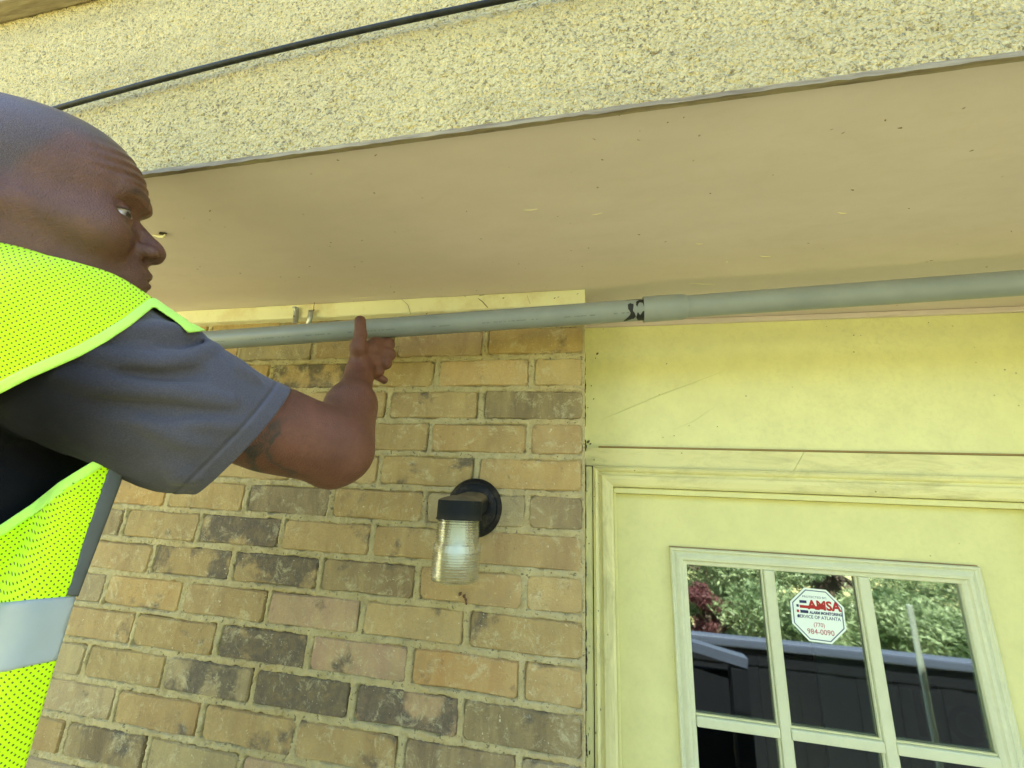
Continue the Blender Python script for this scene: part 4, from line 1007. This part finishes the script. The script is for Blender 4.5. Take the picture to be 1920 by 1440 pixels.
beard = (np.exp(-((q[:, 2]+.034)/.008)**2)*np.exp(-(ay/.026)**4)*(q[:, 0] > .08)+.5*sm(-.035, -.06, q[:, 2])*(q[:, 0] > -.01))*isH
dark = np.clip(.8*lips+.0*brow, 0, 1)
person = empty('person', (CX, CY, GROUND), 'man with shaved head in lime mesh safety vest and grey t-shirt pushing the pipe up', 'person')
bme = npmesh(Vb, Qb, 'body')
lt = (ay-EYE[1])/.0180; lt = np.where(lt > 0, lt*.86, lt); lid_ = np.exp(-((q[:, 2]-EYE[2]+.0020*lt-(.0060*(1-lt*lt)+.0027))/.0013)**2)*(np.abs(lt) < 1.05)*(q[:, 0] > .07)*isH; brow = np.clip(brow+lid_, 0, 1); setcol(bme, 'mask', np.stack([stub, lips, brow], 1)); nos = gauss(q*np.array([1, 1, 1]), (.1015, 0, -.0190), (.007, .013, .006))*isH
setcol(bme, 'mask2', np.stack([beard, nos, (~isH).astype(float)], 1))
tat = wp(497, 846, .50); setvec(bme, 'tat', np.where(isH[:, None], 9, np.stack([(Vb-tat)@RV, (Vb-tat)@UV, (Vb-tat)@FV], 1)))
bme.attributes.new('d', 'FLOAT', 'POINT')
def m_skin():
    m = NT('brown_skin'); a = m.n('Attribute', attribute_name='mask'); b = m.n('Attribute', attribute_name='mask2'); sa = m.n('SeparateColor'); m.inp(sa, 0, a); sb_ = m.n('SeparateColor'); m.inp(sb_, 0, b)
    n = m.noise(22, 5, .6); n2 = m.noise(120, 4, .6)
    base = m.mix(m.ramp(n, [(.3, 0), (.7, 1)]), (.110, .044, .024, 1), (.180, .073, .040, 1))
    base = m.mix((sb_, 2), base, m.mix(m.ramp(n, [(.3, 0), (.7, 1)]), (.130, .052, .031, 1), (.195, .080, .049, 1)))
    base = m.mix(m.math('MULTIPLY', m.ramp(n2, [(.45, 0), (.75, 1)]), .25), base, (.09, .040, .022, 1))
    # stubble: fine dark dots on a greyed scalp
    fin = m.noise(1500, 2, .6); st = m.ramp(fin, [(.42, 0), (.58, 1)])
    base = m.mix(m.math('MULTIPLY', (sa, 0), .74), base, m.mix(st, (.120, .088, .080, 1), (.026, .021, .023, 1)))
    base = m.mix(m.math('MULTIPLY', (sa, 1), .75), base, (.115, .048, .036, 1))
    hairn = m.noise(900, 2, .6, m.coord('Object', scale=(1, 1, .4)))
    base = m.mix(m.math('MULTIPLY', (sa, 2), m.ramp(hairn, [(.3, .35), (.6, .9)])), base, (.028, .018, .014, 1))
    base = m.mix(m.math('MULTIPLY', (sb_, 0), m.math('MULTIPLY', st, .55)), base, (.050, .026, .018, 1))
    base = m.mix(m.math('MULTIPLY', (sb_, 1), .5), base, (.03, .012, .008, 1))  # shade inside the nostrils painted into the skin colour
    # faded tattoo strokes on the upper arm
    t = m.n('Attribute', attribute_name='tat'); sx = m.n('SeparateXYZ'); m.inp(sx, 0, (t, 'Vector'))
    wob = m.math('MULTIPLY', m.math('SUBTRACT', m.noise(40, 3, .5), .5), .030)
    xx = m.math('ADD', (sx, 0), m.math('ADD', m.math('MULTIPLY', (sx, 1), -.70), wob))
    s1 = m.ramp(m.math('ABSOLUTE', m.math('ADD', xx, .001)), [(.0040, 1), (.0075, 0)])
    s2 = m.ramp(m.math('ABSOLUTE', m.math('ADD', m.math('ADD', xx, m.math('MULTIPLY', (sx, 1), .9)), -.010)), [(.0015, 1), (.0042, 0)])
    rng_ = m.ramp(m.math('ADD', m.math('ABSOLUTE', (sx, 1)), 0.0), [(.032, 1), (.042, 0)])
    tt = m.math('MULTIPLY', m.math('MAXIMUM', s1, s2), m.math('MULTIPLY', rng_, m.ramp(m.noise(65, 3, .6), [(.30, .3), (.50, 1)])))
    near = m.ramp(m.math('ABSOLUTE', (sx, 2)), [(.14, 1), (.16, 0)]); tt = m.math('MULTIPLY', tt, near)
    base = m.mix(m.math('MULTIPLY', tt, .85), base, (.035, .040, .034, 1))
    h = m.math('ADD', m.math('ADD', m.noise(520, 4, .6), m.math('MULTIPLY', m.noise(1300, 2, .6), m.math('MULTIPLY', (sa, 0), .8))), m.math('MULTIPLY', m.noise(95, 4, .6), .9))
    base = m.mix(m.math('MULTIPLY', m.ramp(m.noise(330, 3, .65), [(.50, 0), (.72, 1)]), .30), base, (.07, .028, .016, 1))
    rough = m.math('ADD', .27, m.math('MULTIPLY', m.noise(45, 4, .6), .22))
    sp = m.math('MULTIPLY', m.ramp((sb_, 2), [(0, 1), (1, .55)]), .55)
    m.set(base=base, rough=rough, normal=m.bump(h, .70, .0024), sss=.08, spec=sp, coat=m.math('ADD', m.math('MULTIPLY', m.math('SUBTRACT', 1.0, (sb_, 2)), .10), m.math('MULTIPLY', (sa, 0), .25)), coatr=.26)
    m.inp(m.p, 'Coat Normal', m.bump(m.math('ADD', m.noise(420, 4, .7), m.math('MULTIPLY', m.noise(130, 4, .7), .8)), .9, .0030))
    m.p.inputs['Subsurface Radius'].default_value = (.012, .005, .003); m.p.inputs['Subsurface Scale'].default_value = .35
    return m.m
M['skin'] = m_skin()
link('body', bme, M['skin'], person, True)
# eyes
def m_eye():
    m = NT('eye'); a = m.n('Attribute', attribute_name='r'); r = (a, 'Fac')
    base = m.mix(m.ramp(r, [(.0044, 1), (.0050, 0)]), (.50, .43, .34, 1), (.030, .018, .010, 1)); base = m.mix(m.ramp(r, [(.0018, 1), (.0022, 0)]), base, (.004, .003, .003, 1))
    return m.set(base=base, rough=.08, coat=.6)
M['eye'] = m_eye()
for sgn in (-1, 1):
    g = np.array([math.cos(R_(-33)), math.sin(R_(-33)), -.06]); g /= np.linalg.norm(g)      # gaze to his right
    c = frH([EYE[0], sgn*EYE[1], EYE[2]]); gw = HR@g
    mb = MB(); prof_e = [(ER*math.sin(a), ER*math.cos(a)+(.0006*math.exp(-(a/.35)**4))) for a in [PI*i/40 for i in range(41)]]
    mb.lathe(prof_e, c, gw, 48); o = mb.build('eye', M['eye'], person, True)
    co = np.array([v.co[:] for v in o.data.vertices]); rel = co-c; ax = rel@gw; rr_ = np.linalg.norm(rel-ax[:, None]*gw, axis=1); rr_[ax < 0] = .02
    at = o.data.attributes.new('r', 'FLOAT', 'POINT'); at.data.foreach_set('value', rr_.astype(f32))
# ---- shirt
FOLDS = []
def sleeve(p, fold=True):
    d = rc(p, SH2, SH3, .074, .073)
    d = smin(d, rc(p, SH3, hem0, .073, .077), .02)
    d = smin(d, rc(p, hem0, hem1, .077, .0735), .02)
    d = smin(d, rc(p, wp(345, 852, .458), wp(400, 858, .49), .032, .027), .025)
    return d
def shirt0(p): return smin(torso(p), sleeve(p), .025)
def surf(x, y, fn, z0=.25, z1=.75, inset=.0):
    z = z0; d0 = None
    for it in range(90):
        d = float(fn(P(x, y, z)[None].astype(f32))[0])
        if d < .0004: break
        z += max(d*.7, .0005)/1.2
        if z > z1: return None
    return P(x, y, z+inset)
def ridge(pts, r, amp):
    w = [surf(x, y, shirt0) for x, y in pts]; w = [a for a in w if a is not None]
    FOLDS.append((w, r*.75, amp*2.1))
ridge([(205, 622), (250, 616), (310, 616), (360, 622), (385, 640)], .0085, 0.0080)
ridge([(160, 655), (220, 672), (290, 680), (350, 672), (402, 652)], .0090, 0.0104)
ridge([(120, 705), (190, 722), (260, 730), (340, 735), (430, 752)], .0110, 0.0096)
ridge([(412, 660), (440, 690), (480, 712)], .0085, 0.0080)
ridge([(330, 795), (390, 790), (460, 800)], .0110, 0.0040)
ridge([(250, 780), (310, 812), (370, 835)], .0110, 0.0044)
ridge([(300, 645), (345, 648), (392, 640)], .0060, -0.0051)
ridge([(240, 698), (310, 706), (380, 700)], .0085, -0.0071)
ridge([(200, 760), (300, 768), (420, 780)], .0120, -0.0051)
ridge([(330, 880), (345, 893), (360, 897)], .012, 0.0080)
def foldd(p):
    s = np.zeros(len(p), f32)
    for w, r, amp in FOLDS:
        dm = np.full(len(p), 9, f32); tt = np.zeros(len(p), f32); n = len(w)-1
        for i in range(n):
            a = w[i].astype(f32); ba = (w[i+1]-w[i]).astype(f32); pa = p-a; h = np.clip((pa@ba)/(ba@ba), 0, 1); dd = np.sqrt(((pa-h[:, None]*ba)**2).sum(1)); m = dd < dm; dm = np.where(m, dd, dm); tt = np.where(m, (i+h)/n, tt)
        s += amp*np.exp(-(dm/r)**2)*np.sin(np.clip(tt*.86+.07, 0, 1)*PI)**.6
    return s
def hemd(p): return (p-hem1.astype(f32))@ncut2.astype(f32)
# plane of the sleeve opening, slanting back towards the armpit
_a, _b = wp(537, 738, .53), wp(388, 890, .50); _c = wp(482, 820, .452)
nn = np.cross(_a-_b, _c-_b); nn /= np.linalg.norm(nn); ncut2 = nn if nn@(ELB-hem1) > 0 else -nn
hp = (_a+_b)/2
def hplane(p): return (p-hp.astype(f32))@ncut2.astype(f32)
def shirt(p):
    h = hplane(p)
    d = shirt0(p)-foldd(p)-.0011*np.exp(-((h+.0)/.008)**2*0)*0
    d = d+.0010*np.exp(-((h+.0185)/.0016)**2)*1.0-.0006*(h > -.0175)          # stitched hem line
    d = d+.0012*vn3(p*38)+.0006*vn3(p*95)
    inner = -(d+.0042)
    hollow = smax(d, np.where(h > -.012, inner, -1.0), .001)
    d = np.maximum(hollow, h)
    return d
def vn3(p): return vnoise(p[:, 0]+7, p[:, 1]+3, p[:, 2]+11)
Vs, Qs = polygonize(shirt, (-.86, -.64, -.98), (-.24, -.22, -.03), .0023)
def m_cloth():
    m = NT('grey_jersey'); c = m.coord('Object')
    n = m.noise(14, 4, .6); base = m.mix(n, (.068, .064, .076, 1), (.094, .089, .104, 1))
    fz_ = m.noise(700, 3, .7); base = m.mix(m.math('MULTIPLY', m.ramp(fz_, [(.4, 0), (.7, 1)]), .35), base, (.17, .16, .18, 1))
    h = m.math('ADD', m.noise(900, 2, .6), m.math('MULTIPLY', m.noise(60, 5, .65), 1.1))
    hm = m.n('Attribute', attribute_name='hem'); hl = m.ramp(m.math('ABSOLUTE', m.math('ADD', (hm, 'Fac'), .0185)), [(.0004, 1), (.0011, 0)]); base = m.mix(m.math('MULTIPLY', hl, .6), base, (.035, .034, .040, 1)); hl2 = m.ramp(m.math('ABSOLUTE', m.math('ADD', (hm, 'Fac'), .0168)), [(.0003, 1), (.0008, 0)]); base = m.mix(m.math('MULTIPLY', hl2, .45), base, (.16, .15, .17, 1)); h = m.math('ADD', h, m.math('MULTIPLY', hl, -2.0))
    armpit_shade = m.n('Attribute', attribute_name='side'); base = m.mix(m.math('MULTIPLY', (armpit_shade, 'Fac'), .93), base, (.003, .003, .004, 1))  # armpit shade painted into the cloth as a soft fade to black
    return m.set(base=base, rough=.95, normal=m.bump(h, .35, .0016), sheen=m.math('MULTIPLY', m.math('SUBTRACT', 1.0, (armpit_shade, 'Fac')), .12), spec=.1)
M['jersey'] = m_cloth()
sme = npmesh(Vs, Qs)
at = sme.attributes.new('side', 'FLOAT', 'POINT'); along = (Vs-SH3)@((hem1-SH3)/np.linalg.norm(hem1-SH3)); at.data.foreach_set('value', sm(.03, -.05, along+.6*((Vs-SH3)@UV)).astype(f32))  # mask of the painted shade under the arm, then the hem distance
at = sme.attributes.new('hem', 'FLOAT', 'POINT'); at.data.foreach_set('value', hplane(Vs.astype(f32)).astype(f32))
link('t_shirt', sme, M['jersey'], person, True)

# ---- safety vest
def poly2(p, pts):
    """signed distance in metres to a polygon cut seen along the worker's side (negative inside)"""
    r = p-CAM.astype(f32); z = r@FV.astype(f32); x = 960+FPX*(r@RV.astype(f32))/z; y = 720-FPX*(r@UV.astype(f32))/z
    pts = np.array(pts, float); d = np.full(len(p), 1e9); s = np.ones(len(p)); n = len(pts)
    for i in range(n):
        a, b = pts[i], pts[(i+1) % n]; e = b-a; wx, wy = x-a[0], y-a[1]; t = np.clip((wx*e[0]+wy*e[1])/(e@e), 0, 1)
        d = np.minimum(d, (wx-t*e[0])**2+(wy-t*e[1])**2)
        c1 = y >= a[1]; c2 = y < b[1]; c3 = e[0]*wy > e[1]*wx; fl_ = (c1 & c2 & c3) | (~c1 & ~c2 & ~c3); s = np.where(fl_, -s, s)
    return (s*np.sqrt(d)*z/FPX).astype(f32)
ARMH = [(288, 575), (245, 610), (200, 640), (150, 668), (100, 690), (50, 712), (0, 738), (-120, 800), (-230, 900), (-120, 1010), (-40, 1002), (0, 985), (60, 945), (110, 905), (150, 880), (190, 856), (233, 846), (900, 846), (900, 560), (352, 624), (338, 609), (320, 596)]
def flank(p): return smin(smin(torso(p), rc(p, (CX+.110, CY-.02, -.30), (CX+.104, CY+.0, -.95), .083, .085), .03), rc(p, wp(192, 874, .412), wp(20, 1400, .345), .019, .042), .03)
def vest_base(p):
    up = ((p-wp(200, 790, .41).astype(f32))@UV.astype(f32)) > 0
    d = np.where(up, shirt0(p), flank(p))
    d = d-.0040*vn3(p*np.array([22, 22, 5], f32))*np.clip((-.15-p[:, 2])/.1, 0, 1)-.0016*vn3(p*np.array([16, 30, 26], f32))
    for (pts, r, amp) in VF:
        dm = np.full(len(p), 9, f32)
        for i in range(len(pts)-1):
            a = pts[i].astype(f32); ba = (pts[i+1]-pts[i]).astype(f32); pa = p-a; h = np.clip((pa@ba)/(ba@ba), 0, 1); dm = np.minimum(dm, np.sqrt(((pa-h[:, None]*ba)**2).sum(1)))
        d = d-amp*np.exp(-(dm/r)**2)
    return d-.0060
VF = []
def vfold(pts, r, amp):
    base = flank
    w = [surf(x, y, base) for x, y in pts]; w = [a for a in w if a is not None]
    if len(w) > 1: VF.append((w, r, amp*1.1))
_vf = [([(-10, 985), (80, 925), (180, 868)], .007, .006), ([(0, 1010), (90, 950), (190, 880)], .006, -.004), ([(-10, 1040), (70, 985), (150, 930)], .009, .005), ([(40, 1240), (75, 1170), (90, 1110)], .008, .004), ([(60, 1250), (95, 1190), (112, 1120)], .006, -.005), ([(40, 1300), (20, 1440)], .01, .004)]
for a in _vf: vfold(*a)
OUTER = [(236, 800), (238, 846), (223, 905), (193, 985), (155, 1085), (143, 1117), (106, 1240), (47, 1440), (0, 1590), (1200, 1590), (1200, 800)]
BAND = [(-400, 1150), (0, 1130), (60, 1124), (143, 1117), (107, 1238), (60, 1248), (0, 1262), (-400, 1300)]
PIPING = [(214, 850), (250, 850), (234, 905), (204, 985), (166, 1085), (154, 1119), (124, 1117), (137, 1080), (160, 1005), (186, 930)]
vb_lo, vb_hi = (-.86, -.66, -.99), (-.27, -.22, -.02)
topcut = lambda p: np.maximum(toH(p)[:, 2]*0-1, sph(p, frH([-.03, 0, -.075]), .0)*-1+.085)     # neck opening
def vshell(p): return np.maximum(vest_base(p), topcut(p))
def inner_(p, t): return -(vest_base(p)+t)
_cache = {}
def vest_main(p):
    a = poly2(p, ARMH); return smax(np.maximum(np.maximum(vshell(p), -a), -poly2(p, OUTER)), np.where(np.abs(a) < .05, inner_(p, .009), -1), .0008)
def vest_bind(p):
    a = poly2(p, ARMH); hw = .0046
    return np.maximum(np.maximum(vshell(p)-.0014, np.abs(a-hw*.95)-hw), np.maximum(inner_(p, .010), -poly2(p, OUTER)-.006))
def vest_band(p):
    a = poly2(p, BAND); return np.maximum(np.maximum(vshell(p)-.0012, a), inner_(p, .006))
def vest_pipe(p):
    a = poly2(p, PIPING); return np.maximum(np.maximum(vshell(p)-.0018, np.maximum(a, -poly2(p, OUTER)-.002)), inner_(p, .006))
vest = None
def hivis(name, col, holes=True, dirt=.0):
    m = NT(name); base = m.mix(m.noise(30, 3), col, tuple(v*.92 for v in col[:3])+(1,))
    a = m.n('Attribute', attribute_name='uvm')
    weave = m.n('TexVoronoi', feature='F1'); weave.inputs['Scale'].default_value = 900; m.inp(weave, 'Vector', (a, 'Vector')); weave.inputs['Randomness'].default_value = .3
    h = m.math('MULTIPLY', (weave, 0), .6); kw = {}
    if holes:
        mp = m.n('Mapping'); m.inp(mp, 'Vector', (a, 'Vector')); mp.inputs['Rotation'].default_value = (0, 0, R_(45)); mp.inputs['Scale'].default_value = (1/.00305,)*2+(1,)
        v = m.n('TexVoronoi', feature='F1', voronoi_dimensions='2D'); v.inputs['Scale'].default_value = 1; v.inputs['Randomness'].default_value = .06; m.inp(v, 'Vector', (mp, 0))
        hole = m.ramp((v, 0), [(.17, 1), (.25, 0)]); base = m.mix(m.math('MULTIPLY', hole, .88), base, (.03, .05, .02, 1))
        h = m.math('ADD', h, m.ramp((v, 0), [(.1, 0), (.35, 1)]))
    m.set(base=base, rough=.75, normal=m.bump(h, .5, .0009), spec=.2, sheen=.1); return m.m
M['vest'] = hivis('lime_mesh_fabric', (.64, .98, .003, 1)); M['binding'] = hivis('lime_binding_fabric', (.60, 1.0, .14, 1), False)
_n = NT('reflective_tape'); _a = _n.n('Attribute', attribute_name='uvm'); M['tape'] = _n.set(base=_n.mix(_n.ramp(_n.noise(9, 4), [(.3, 0), (.7, 1)]), (.27, .30, .26, 1), (.35, .385, .33, 1)), rough=.42, spec=.5, normal=_n.bump(_n.noise(200, 3), .15, .001))
_n = NT('grey_piping'); M['piping'] = _n.set(base=_n.mix(_n.noise(30, 4), (.060, .065, .048, 1), (.105, .11, .085, 1)), rough=.6)
vh = None
def uvof(V, lower):
    n = np.array([.80, -.46, -.36]) ; n /= np.linalg.norm(n); e1 = np.cross([0, 0, 1.], n); e1 /= np.linalg.norm(e1); e2 = np.cross(n, e1)
    if not lower: 
        c, s = math.cos(.10), math.sin(.10); e1, e2 = c*e1+s*e2, -s*e1+c*e2
    return np.stack([V@e1, V@e2, V@n], 1)
vest = empty('safety_vest', (CX, CY, -.4)); vest.parent = person; vest.matrix_parent_inverse = Matrix.Translation(person.location).inverted()
def vpart(name, fn, h, mat, lo=vb_lo, hi=vb_hi):
    V, Q = polygonize(fn, lo, hi, h, lip=1.9); me = npmesh(V, Q); setvec(me, 'uvm', uvof(V, False)); o = link(name, me, mat, None, True)
    o.parent = vest; o.matrix_parent_inverse = (Matrix.Translation(person.location)@Matrix.Translation(-Vector(person.location))@Matrix.Translation(vest.location)).inverted(); return o
vpart('mesh_panel', vest_main, .0026, M['vest'])
vpart('armhole_binding', vest_bind, .0020, M['binding'])
vpart('reflective_band', vest_band, .0022, M['tape'], (-.86, -.66, -.62), (-.36, -.3, -.30))
vpart('edge_piping', vest_pipe, .0020, M['piping'], (-.52, -.66, -.50), (-.34, -.3, -.20))

# ---- trousers, boots and the step ladder he stands on (below the frame)
HIPZ = -.92; FEET = -1.68
def trou(p):
    d = ell(p, (CX, CY, HIPZ-.03), (.185, .125, .13))
    for s in (-1, 1):
        d = smin(d, rc(p, (CX+s*.09, CY, HIPZ-.05), (CX+s*.10, CY+.03, HIPZ-.42), .092, .066), .04); d = smin(d, rc(p, (CX+s*.10, CY+.03, HIPZ-.42), (CX+s*.105, CY-.01, FEET+.10), .066, .055), .03)
    return d+.003*vn3(p*20)
V, Q = polygonize(trou, (-.86, -.66, -1.76), (-.34, -.3, -.80), .007); link('trousers', npmesh(V, Q), simple('navy_trousers', (.03, .035, .05, 1), .9), person, True)
for s in (-1, 1):
    fn_ = lambda p: np.maximum(smin(rc(p, (CX+s*.105, CY-.02, FEET+.05), (CX+s*.115, CY+.17, FEET+.035), .048, .042), rc(p, (CX+s*.105, CY-.015, FEET+.05), (CX+s*.105, CY-.01, FEET+.17), .046, .052), .03), FEET-p[:, 2])
    V, Q = polygonize(fn_, (CX+s*.11-.09, CY-.12, FEET-.02), (CX+s*.11+.09, CY+.26, FEET+.26), .006); link('boot', npmesh(V, Q), simple('brown_boot', (.09, .05, .03, 1), .7), person, True)
ld = empty('step_ladder', (CX, CY+.02, GROUND), 'aluminium step ladder the worker stands on, below the picture', 'ladder')
for i in range(3):
    z = FEET-i*.207; yo = CY+.06-i*.13; MB().box(CX-.24-i*.02, CX+.24+i*.02, yo-.09 if i else yo-.16, yo+.05 if i else yo+.14, z-.03, z-.0005, .005).build('step', M['galv'], ld)
for s in (-1, 1):
    MB().tube([(CX+s*.26, CY+.02, FEET-.01), (CX+s*.32, CY-.34, GROUND+.01)], .018, 8).build('rail', M['galv'], ld); MB().tube([(CX+s*.25, CY+.14, FEET-.01), (CX+s*.30, CY+.40, GROUND+.01)], .015, 8).build('rear_leg', M['galv'], ld)
